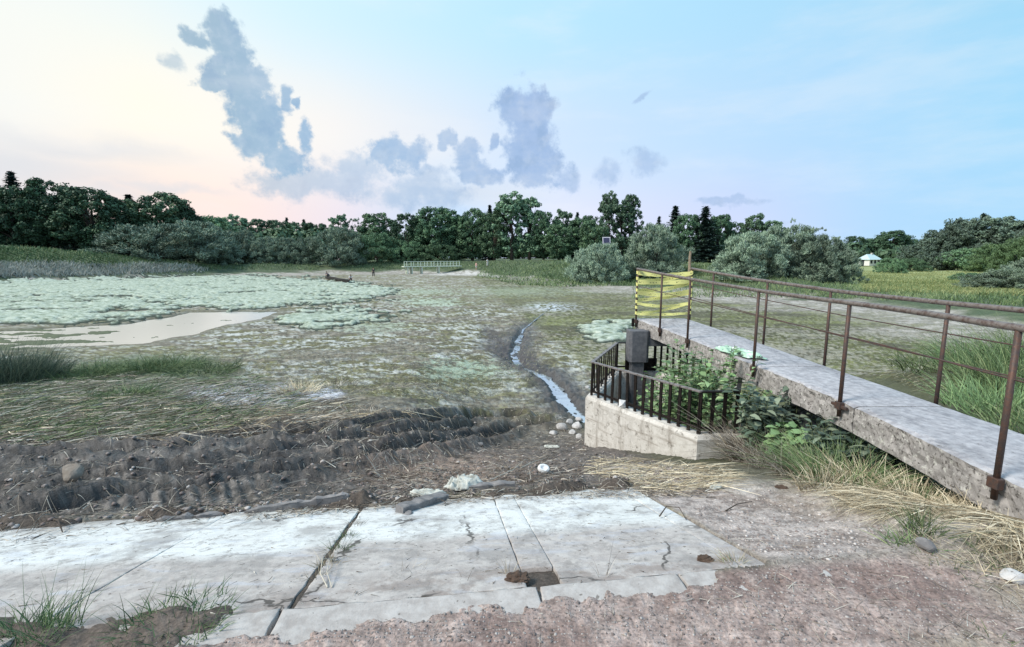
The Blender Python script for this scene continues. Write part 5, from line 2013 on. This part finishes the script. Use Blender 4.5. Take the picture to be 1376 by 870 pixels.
TREES = [
    # px, ytop, halfw, dist, kind, mat, name, label
    (-60, 250, 60, 100, 'round', 'oak', 'oak_tree', 'dark oak cut off by the left edge of the picture'),
    (8, 252, 42, 99, 'round', 'oak', 'oak_tree', 'leftmost dark oak wholly in the picture, under the spruce top'),
    (14, 231, 20, 106, 'spruce', 'spruce', 'spruce_tree', 'tall spruce whose tip rises above the oaks at far left'),
    (62, 243, 40, 102, 'round', 'oak', 'oak_tree', 'tallest dark oak of the far left clump'),
    (50, 240, 16, 108, 'spruce', 'spruce', 'spruce_tree', 'slim spruce tip behind the tallest oak of the left clump'),
    (118, 254, 42, 100, 'round', 'oak', 'oak_tree', 'broad dark oak at the right end of the far left clump'),
    (104, 254, 14, 108, 'spruce', 'spruce', 'spruce_tree', 'small spruce tip behind the broad dark oak'),
    (172, 262, 20, 112, 'spruce', 'spruce', 'spruce_tree', 'spruce standing in the gap between the oaks and round tree'),
    (152, 285, 24, 108, 'round', 'oak', 'oak_tree', 'low dark tree at the foot of the gap spruce'),
    (212, 260, 42, 112, 'round', 'lime', 'lime_tree', 'round grey-green tree right of the gap spruce'),
    (245, 280, 24, 114, 'round', 'oak', 'oak_tree', 'small dark tree leaning out right of the round tree'),
    (190, 290, 30, 110, 'round', 'oak', 'oak_tree', 'dark low tree behind the big willow bush'),
    (285, 292, 28, 150, 'round', 'lime', 'lime_tree', 'pale distant tree just right of the round tree'),
    (318, 288, 22, 220, 'tall', 'poplar', 'birch_tree', 'pointed distant tree above the small willow bushes'),
    (346, 294, 18, 220, 'tall', 'poplar', 'birch_tree', 'narrow distant tree right of the pointed one'),
    (300, 300, 26, 215, 'round', 'hill', 'lime_tree', 'hazy low tree between pale and pointed ones'),
    (372, 297, 22, 225, 'round', 'oak', 'oak_tree', 'first dark tree of the low distant row'),
    (400, 299, 22, 225, 'round', 'oak', 'oak_tree', 'second dark tree of the low distant row'),
    (425, 301, 22, 222, 'round', 'oak', 'oak_tree', 'last dark tree of the low distant row'),
    (385, 293, 8, 228, 'spruce', 'spruce', 'spruce_tree', 'tiny spruce tip in the low distant row'),
    (408, 295, 7, 228, 'spruce', 'spruce', 'spruce_tree', 'second tiny spruce tip in the low distant row'),
    (454, 288, 20, 135, 'tall', 'poplar', 'poplar_tree', 'loose tree with sky gaps above the round willow'),
    (474, 289, 16, 136, 'airy', 'poplar', 'poplar_tree', 'thin tree between loose tree and domed tree'),
    (506, 288, 28, 132, 'round', 'lime', 'lime_tree', 'domed grey tree above the dark low bush'),
    (546, 288, 22, 130, 'round', 'oak', 'oak_tree', 'dark tree left of the darkest round oak'),
    (568, 292, 20, 131, 'round', 'oak', 'oak_tree', 'narrow dark tree wedged beside the darkest round oak'),
    (588, 279, 33, 128, 'round', 'oak', 'oak_tree', 'darkest big round oak behind the white footbridge'),
    (614, 292, 20, 129, 'round', 'oak', 'oak_tree', 'dark tree right of the darkest oak'),
    (634, 281, 24, 126, 'round', 'lime', 'lime_tree', 'grey-green round tree above the two bathers'),
    (658, 276, 9, 130, 'spruce', 'spruce', 'spruce_tree', 'spruce tip squeezed beside the tallest middle tree'),
    (688, 258, 32, 120, 'tall', 'poplar', 'poplar_tree', 'tallest tree at the middle of the treeline'),
    (712, 265, 26, 121, 'tall', 'poplar', 'poplar_tree', 'second leader right of the tallest middle tree'),
    (664, 285, 22, 121, 'round', 'lime', 'lime_tree', 'lower tree left of the tallest middle tree'),
    (731, 284, 18, 118, 'round', 'oak', 'oak_tree', 'dark tree right of the tall middle pair'),
    (757, 281, 20, 122, 'tall', 'poplar', 'poplar_tree', 'pointed tree above the small orchard tree'),
    (752, 302, 24, 112, 'round', 'lime', 'lime_tree', 'small orchard like tree with a bare trunk'),
    (785, 291, 24, 118, 'round', 'oak', 'oak_tree', 'dark tree behind the solar panel mast'),
    (776, 286, 8, 124, 'spruce', 'spruce', 'spruce_tree', 'slim dark tip left of the solar panel'),
    (820, 257, 20, 112, 'tall', 'poplar', 'poplar_tree', 'left one of the tall pointed pair above the panel'),
    (848, 261, 20, 113, 'tall', 'poplar', 'poplar_tree', 'right one of the tall pointed pair above the panel'),
    (836, 272, 24, 111, 'tall', 'poplar', 'poplar_tree', 'lower tree filling the middle of the pointed pair'),
    (798, 296, 22, 108, 'round', 'lime', 'lime_tree', 'low tree left under the pointed pair'),
    (886, 291, 7, 122, 'spruce', 'spruce', 'spruce_tree', 'tiny spruce tip over the round willow'),
    (908, 277, 16, 110, 'spruce', 'spruce', 'spruce_tree', 'left spruce of the group in the glade'),
    (926, 288, 20, 106, 'round', 'oak', 'oak_tree', 'dark tree between the two glade spruces'),
    (949, 278, 19, 104, 'spruce', 'spruce', 'spruce_tree', 'sharpest spruce in the middle of the glade'),
    (968, 290, 20, 106, 'round', 'oak', 'oak_tree', 'dark tree right of the sharpest spruce'),
    (990, 300, 18, 108, 'round', 'oak', 'oak_tree', 'dark tree partly behind the large right willow'),
    (1016, 286, 22, 88, 'tall', 'poplar', 'poplar_tree', 'bushy top rising over the large right willow'),
    (1040, 296, 20, 86, 'tall', 'poplar', 'poplar_tree', 'lower top right of the bushy one over the willow'),
    (1064, 294, 12, 70, 'airy', 'poplar', 'birch_sapling', 'thin sapling sticking out of the right willows'),
    (1085, 306, 14, 70, 'airy', 'poplar', 'birch_sapling', 'sparse sapling right of the thin one'),
    (1106, 306, 18, 68, 'airy', 'poplar', 'birch_sapling', 'sparse twiggy sapling over the rightmost willow'),
    (1122, 314, 14, 66, 'airy', 'poplar', 'birch_sapling', 'small sapling at the right end of the willows'),
    (1150, 318, 16, 165, 'round', 'oak', 'oak_tree', 'distant dark tree left of the white house'),
    (1175, 322, 20, 168, 'round', 'oak', 'oak_tree', 'distant dark tree above the white house'),
    (1200, 311, 22, 165, 'round', 'oak', 'oak_tree', 'highest distant dark tree right of the white house'),
    (1222, 322, 18, 168, 'round', 'oak', 'oak_tree', 'distant dark tree sloping down to the notch'),
    (1236, 330, 24, 130, 'round', 'hill', 'lime_tree', 'first pale crown at the foot of the right hill wood'),
    (1262, 318, 28, 128, 'round', 'hill', 'lime_tree', 'second crown climbing the right hill wood'),
    (1284, 304, 30, 126, 'round', 'hill', 'lime_tree', 'third crown of the right hill wood'),
    (1308, 294, 34, 126, 'round', 'hill', 'lime_tree', 'big crown at the summit of the hill wood'),
    (1322, 287, 12, 132, 'spruce', 'spruce', 'spruce_tree', 'spruce tip on the summit of the hill wood'),
    (1340, 292, 34, 122, 'round', 'hill', 'lime_tree', 'big crown right of the summit'),
    (1376, 300, 36, 118, 'round', 'hill', 'lime_tree', 'crown at the right edge of the picture'),
    (1425, 296, 44, 110, 'round', 'hill', 'lime_tree', 'crown running out past the right edge'),
    (1270, 340, 26, 112, 'round', 'hill', 'lime_tree', 'low crown in front of the hill wood, left'),
    (1305, 335, 30, 108, 'round', 'lime', 'lime_tree', 'darker low crown in front of the hill wood'),
    (1345, 328, 30, 92, 'bush', 'fresh', 'ash_tree', 'light green young tree below the right hill wood'),
    (1380, 318, 34, 84, 'bush', 'fresh', 'ash_tree', 'light green tree at the right edge'),
]
for (a, b_, hw, d_, kd, mn, nm, lb) in TREES:
    plant(a, b_, hw, d_, kd, mn, nm, 'tree', lb, 'trees around the drained pond')
BUSH = [
    (216, 303, 76, 99, 'willow', 'large dark willow bush on the left shore'),
    (168, 318, 34, 100, 'willow', 'smaller bush on the left flank of the large willow'),
    (262, 300, 44, 108, 'willow', 'pale willow behind the right flank of the large willow'),
    (290, 320, 30, 106, 'willow', 'low pale willow at the water side of the large one'),
    (322, 309, 24, 118, 'willow', 'round pale willow left of the middle willow pair'),
    (358, 319, 24, 117, 'willow', 'left bush of the middle willow pair'),
    (384, 321, 20, 117, 'willow', 'right bush of the middle willow pair'),
    (412, 320, 24, 117, 'willow', 'grey willow left of the tall round willow'),
    (455, 306, 34, 116, 'willow', 'tall round willow in front of the loose tree'),
    (505, 314, 30, 122, 'oak', 'dark low bush left of the white footbridge'),
    (545, 325, 30, 125, 'oak', 'dark undergrowth below the trees left of the footbridge'),
    (590, 328, 36, 124, 'oak', 'dark undergrowth directly behind the footbridge'),
    (806, 331, 42, 66, 'willow', 'low wide willow bush with tape and panel behind it'),
    (884, 304, 39, 66, 'willow', 'tall egg shaped willow behind the yellow tape'),
    (860, 345, 26, 70, 'willow', 'low willow between the wide and egg shaped ones'),
    (1012, 312, 44, 56, 'willow', 'leftmost of the large willows behind the railings'),
    (1058, 304, 44, 57, 'willow', 'highest of the large willows behind the railings'),
    (1100, 318, 40, 55, 'willow', 'third of the large willows behind the railings'),
    (1132, 336, 26, 54, 'willow', 'rightmost willow sloping down to the meadow'),
    (985, 340, 26, 58, 'willow', 'low willow at the left foot of the large willows'),
    (1198, 348, 17, 88, 'oak', 'small round bush on the meadow under the house'),
    (1225, 348, 20, 100, 'oak', 'bush right of the small round meadow bush'),
    (1345, 368, 44, 44, 'willow', 'low grey willow on the right shore'),
    (1400, 350, 50, 42, 'willow', 'taller grey willow cut by the right edge'),
    (1300, 372, 18, 60, 'oak', 'small bush at the right end of the meadow'),
]
for (a, b_, hw, d_, mn, lb) in BUSH:
    plant(a, b_, hw, d_, 'bush', mn, 'willow_bush' if mn == 'willow' else 'shrub', 'bush', lb, 'bushes along the shore')
# distant wood beyond everything: seen as one dark mass in the gaps
def wood():
    g = np.random.default_rng(5)
    Ps, Ns, Ss, Es, rn = [], [], [], [], []
    for k in range(420):
        a = g.uniform(radians(-56), radians(56))
        d_ = g.uniform(190, 240)
        x, y = d_ * sin(a), d_ * cos(a)
        hb = float(h_base(np.array([x]), np.array([y]))[0])
        pxx = 688 + F * math.tan(a)
        hh = np.interp(pxx, [-100, 250, 480, 700, 1000, 1120, 1376, 1500], [15, 13, 12, 10, 8, 7, 10, 12]) * g.uniform(.75, 1.1)
        n = 260
        dd = g.normal(size=(n, 3))
        dd /= np.linalg.norm(dd, axis=1, keepdims=True)
        c_ = np.array([x, y, hb + hh * .5])
        Ps.append(c_ + dd * np.array([4.5, 4.5, hh * .5]) * g.uniform(.75, 1, (n, 1)))
        Ns.append(dd + g.normal(size=(n, 3)) * .4)
        Es.append(g.normal(size=(n, 3)))
        Ss.append(g.uniform(.4, .8, (n, 2)))
        rn.append(g.normal(.4, .2, n) + g.normal() * .1)
    me = leaf_cards(np.vstack(Ps), np.vstack(Ns), np.vstack(Ss), np.vstack(Es), np.concatenate(rn), m_lime, 'far_wood')
    link('far_wood', me, kind='stuff', label='far dark wood seen in the gaps behind the shore trees', cat='wood')


wood()

# ------------------------------------------------------------------ far things
def spot(px_, dist):
    return (px_ - 688) / F * dist * 1.0, dist


m_mint = simple('mint_paint', (.58, .64, .54), .6, .15)
x0, y0 = spot(546, 101)
x1, y1 = spot(616, 108)
zb = -1.15
root = empty('jetty', ((x0 + x1) / 2, (y0 + y1) / 2, zb), atan2(y1 - y0, x1 - x0), label='pale green wooden jetty with railings on the far shore', cat='jetty')
LJ = math.hypot(x1 - x0, y1 - y0)
zr = 1.6 - .012 * 104 - zb   # rail height seen just under eye level
zr = max(1.7, zr)
zd = zr - 1.05
mb = MB()
mb.box((0, 0, zd), (LJ + 1.2, 1.5, .18))
mb.build('deck', m_mint, root)
for sgn in (-1, 1):
    mb = MB()
    mb.box((0, sgn * .72, zr), (LJ, .08, .1))
    mb.build('handrail', m_mint, root)
    mb = MB()
    mb.box((0, sgn * .72, zd + .5), (LJ, .05, .06))
    mb.build('mid_rail', m_mint, root)
    for k in range(9):
        mb = MB()
        mb.box((-LJ / 2 + LJ * k / 8, sgn * .72, (zd + zr) / 2 + .04), (.13, .1, zr - zd))
        mb.build('post', m_mint, root)
for fx in (-.48, -.40, -.22, .1):
    mb = MB()
    mb.box((LJ * fx, 0, zd / 2 - .9), (.22, 1.2, zd + 1.6))
    mb.build('leg', m_mint, root)
mb = MB()
for k in range(3):
    mb.box((-LJ / 2 - .3 - k * .25, 0, zd - .25 - k * .3), (.25, 1.1, .06))
mb.build('steps', m_mint, root)

# solar panel on a mast
x, y = spot(813, 78)
zt_ = EYE + (324 and (-sin(TH) + (435 - 324) / F * cos(TH))) / (cos(TH) + (435 - 324) / F * sin(TH)) * 78
zg = gz(x, y)
root = empty('solar_lamp', (x, y, zg), label='small square solar panel on a mast above the wide willow bush', cat='solar panel')
mb = MB()
mb.tube([(0, 0, -.3), (0, 0, zt_ - zg)], .05, 8)
mb.build('mast', m_capr, root, True)
Rm = Matrix.Rotation(radians(70), 3, 'X')
mb = MB()
mb.box((0, -.08, zt_ - zg), (1.25, 1.3, .06), M=Rm)
fr_ = mb.build('panel_frame', simple('pale_frame', (.6, .58, .66), .4), root)
mb = MB()
mb.box((0, -.125, zt_ - zg + .004), (1.0, 1.05, .03), M=Rm)
mb.build('panel', simple('solar_glass', (.05, .05, .10), .25), fr_)

# tan post in the glade
x, y = spot(925, 62)
zg = gz(x, y)
mb = MB()
mb.tube([(0, 0, -.3), (.03, 0, 1.2), (0, .02, 2.6), (.04, 0, 3.4)], [.24, .2, .18, .16], 9)
mb.build('tree_stump', m_paleb, label='bare tan trunk standing right of the egg shaped willow', cat='stump', loc=(x, y, zg))

# white house
x, y = spot(1164, 150)
zg = gz(x, y)
zrf = EYE + ((-sin(TH) + (435 - 341) / F * cos(TH)) / (cos(TH) + (435 - 341) / F * sin(TH))) * 150
hz = zrf - zg
root = empty('house', (x, y, zg + .2), .3, label='small white house with pale blue roof beyond the meadow', cat='house')
hz *= .9
wh = hz * .55
mb = MB()
mb.box((0, 0, wh / 2), (4.6, 3.6, wh))
wall_ = mb.build('wall', simple('white_render', (.75, .76, .76), .8, .06), root)
mb = MB()
mb.add([(-2.7, -2.2, wh - .1), (2.7, -2.2, wh - .1), (2.7, 2.2, wh - .1), (-2.7, 2.2, wh - .1), (-1.4, 0, hz), (1.4, 0, hz)],
       [(0, 1, 5, 4), (1, 2, 5), (2, 3, 4, 5), (3, 0, 4), (3, 2, 1, 0)])
rf = mb.build('roof', simple('pale_blue_roof', (.50, .66, .70), .5, .08), root)
mb = MB()
mb.box((.8, 0, hz - .1), (.5, .5, 1.0))
mb.build('chimney', m_wall, rf)
m_dk = simple('dark_glass', (.04, .05, .06), .2)
for xx in (-1.5, 0, 1.5):
    mb = MB()
    mb.box((xx, -1.81, wh * .6), (.8, .05, 1.0))
    mb.build('window', m_dk, root)
mb = MB()
mb.box((-2.31, .3, wh * .4), (.05, .9, 1.9))
mb.build('door', m_dk, root)


# ------------------------------------------------------------------ people far out on the pond bed
m_skin = simple('skin', (.50, .32, .24), .6, .05)
m_hair = simple('hair', (.05, .035, .03), .7, .1)


def skinned(name, joints, edges, mat, parent, root_i=0, lev=2):
    import bmesh
    bm = bmesh.new()
    lay = bm.verts.layers.skin.verify()
    vs_ = []
    for i, j in enumerate(joints):
        q_ = bm.verts.new(j[:3])
        q_[lay].radius = j[3] if isinstance(j[3], tuple) else (j[3], j[3])
        q_[lay].use_root = (i == root_i)
        vs_.append(q_)
    for a, c_ in edges:
        bm.edges.new((vs_[a], vs_[c_]))
    me = bpy.data.meshes.new(name)
    bm.to_mesh(me)
    bm.free()
    me.materials.append(mat)
    o = link(name, me, parent)
    o.modifiers.new('skin', 'SKIN')
    sm = o.modifiers.new('smooth', 'SUBSURF')
    sm.levels = sm.render_levels = lev
    return o


def person(px_, py_, dist_scale, h_, pose, rz, top_c, leg_c, label, shorts=False):
    x, y = at(px_, py_)
    z = gz(x, y)
    root = empty('person', (x, y, z), rz, label=label, cat='person')
    k = h_ / 1.75
    if pose == 'stand':
        J = {'pel': (0, 0, .95), 'bel': (0, 0, 1.1), 'chest': (0, 0, 1.32), 'neck': (0, 0, 1.5), 'head': (0, -.01, 1.60), 'top': (0, -.01, 1.72),
             'shL': (.17, 0, 1.42), 'elL': (.24, .02, 1.15), 'haL': (.25, -.08, .9), 'fiL': (.25, -.1, .8), 'shR': (-.17, 0, 1.42), 'elR': (-.25, 0, 1.16), 'haR': (-.24, -.1, .92), 'fiR': (-.24, -.13, .82),
             'hiL': (.1, 0, .88), 'knL': (.12, -.03, .5), 'anL': (.12, .02, .09), 'toL': (.14, -.15, .03), 'hiR': (-.1, 0, .88), 'knR': (-.13, .0, .5), 'anR': (-.15, .06, .09), 'toR': (-.17, -.11, .03)}
    else:  # crouch / bend forward
        J = {'pel': (0, .12, .42), 'bel': (0, .04, .58), 'chest': (0, -.14, .78), 'neck': (0, -.26, .90), 'head': (0, -.34, .97), 'top': (0, -.38, 1.08),
             'shL': (.17, -.2, .82), 'elL': (.24, -.38, .62), 'haL': (.18, -.52, .42), 'fiL': (.17, -.56, .34), 'shR': (-.17, -.2, .82), 'elR': (-.25, -.36, .6), 'haR': (-.18, -.52, .4), 'fiR': (-.17, -.56, .32),
             'hiL': (.1, .08, .42), 'knL': (.18, -.28, .50), 'anL': (.14, .02, .09), 'toL': (.16, -.15, .03), 'hiR': (-.1, .08, .42), 'knR': (-.18, -.26, .5), 'anR': (-.14, .06, .09), 'toR': (-.16, -.11, .03)}
    R_b = {'pel': (.15, .11), 'bel': (.13, .10), 'chest': (.16, .11), 'neck': .055, 'head': .085, 'top': .07, 'shL': .06, 'elL': .045, 'haL': .032, 'fiL': .03, 'shR': .06, 'elR': .045, 'haR': .032, 'fiR': .03,
           'hiL': .09, 'knL': .065, 'anL': .045, 'toL': .04, 'hiR': .09, 'knR': .065, 'anR': .045, 'toR': .04}
    E = [('pel', 'bel'), ('bel', 'chest'), ('chest', 'neck'), ('neck', 'head'), ('head', 'top'), ('chest', 'shL'), ('shL', 'elL'), ('elL', 'haL'), ('haL', 'fiL'), ('chest', 'shR'), ('shR', 'elR'),
         ('elR', 'haR'), ('haR', 'fiR'), ('pel', 'hiL'), ('hiL', 'knL'), ('knL', 'anL'), ('anL', 'toL'), ('pel', 'hiR'), ('hiR', 'knR'), ('knR', 'anR'), ('anR', 'toR')]

    def sub(keys, grow):
        ks = [q_ for q_ in J if q_ in keys]
        js = []
        for q_ in ks:
            rr = R_b[q_]
            rr = rr if isinstance(rr, tuple) else (rr, rr)
            js.append((J[q_][0] * k, J[q_][1] * k, J[q_][2] * k, (rr[0] * k + grow, rr[1] * k + grow)))
        es = [(ks.index(a), ks.index(c_)) for a, c_ in E if a in ks and c_ in ks]
        return js, es
    js, es = sub(list(J), 0)
    skinned('body', js, es, m_skin, root)
    js, es = sub(['pel', 'bel', 'chest', 'shL', 'elL', 'shR', 'elR'], .022)
    if top_c:
        skinned('shirt', js, es, simple('shirt_cloth', top_c, .8), root)
    js, es = sub(['pel', 'hiL', 'knL', 'hiR', 'knR'] + ([] if shorts else ['anL', 'anR']), .02)
    skinned('trousers', js, es, simple('trouser_cloth', leg_c, .8), root)
    import bmesh
    bm = bmesh.new()
    bmesh.ops.create_uvsphere(bm, u_segments=14, v_segments=9, radius=.108 * k)
    c_ = Vector(J['head']).lerp(Vector(J['top']), .62) * k + Vector((0, .02 * k, 0))
    for q_ in bm.verts:
        if q_.co.z < 0 and q_.co.y < 0:
            q_.co.z *= .2
        q_.co += c_
    me = bpy.data.meshes.new('hair')
    bm.to_mesh(me)
    bm.free()
    me.materials.append(m_hair)
    link('hair', me, root)
    return root


person(502, 372.5, 1, 1.7, 'stand', .4, (.05, .05, .06), (.03, .03, .035), 'person in dark clothes standing alone on the mud left of the jetty')
person(640, 363, 1, 1.7, 'stand', -.5, (.55, .34, .30), (.5, .5, .52), 'person in pink top and pale shorts on the shore right of the jetty', True)
person(655, 358, 1, 1.7, 'stand', .9, (.8, .8, .8), (.75, .75, .75), 'person in white standing behind the shore grass right of the pink one')
person(441, 373, 1, 1.65, 'crouch', -.6, (.08, .09, .15), (.04, .04, .05), 'person in dark blue bending at the left end of the flat boat')
person(471, 378.5, 1, 1.65, 'crouch', .5, (.8, .8, .78), (.10, .10, .12), 'person in white top crouching at the right end of the flat boat')
# flat dark boat
xa_, ya_ = at(438, 375)
xb_, yb_ = at(468, 381)
LB = math.hypot(xb_ - xa_, yb_ - ya_)
mb = MB()
rings = []
for i in range(13):
    s = i / 12 * 2 - 1
    w_ = .55 * (1 - abs(s) ** 3.5 * .75)
    z_ = .12 * s * s
    xx = s * LB / 2
    rings.append([(xx, -w_ * .7, z_), (xx, -w_, .38 + z_), (xx, -w_ + .06, .38 + z_), (xx, -w_ * .65, .07 + z_), (xx, w_ * .65, .07 + z_), (xx, w_ - .06, .38 + z_), (xx, w_, .38 + z_), (xx, w_ * .7, z_)])
mb.loft(rings)
bt = mb.build('boat', simple('tarred_wood', (.035, .033, .035), .6), label='long flat dark boat stranded on the mud beside the algae', cat='boat',
              loc=((xa_ + xb_) / 2, (ya_ + yb_) / 2, gz((xa_ + xb_) / 2, (ya_ + yb_) / 2) + .02))
bt.rotation_euler = (0, 0, atan2(yb_ - ya_, xb_ - xa_))
print('nverts ground', len(H), 'bars', nb)
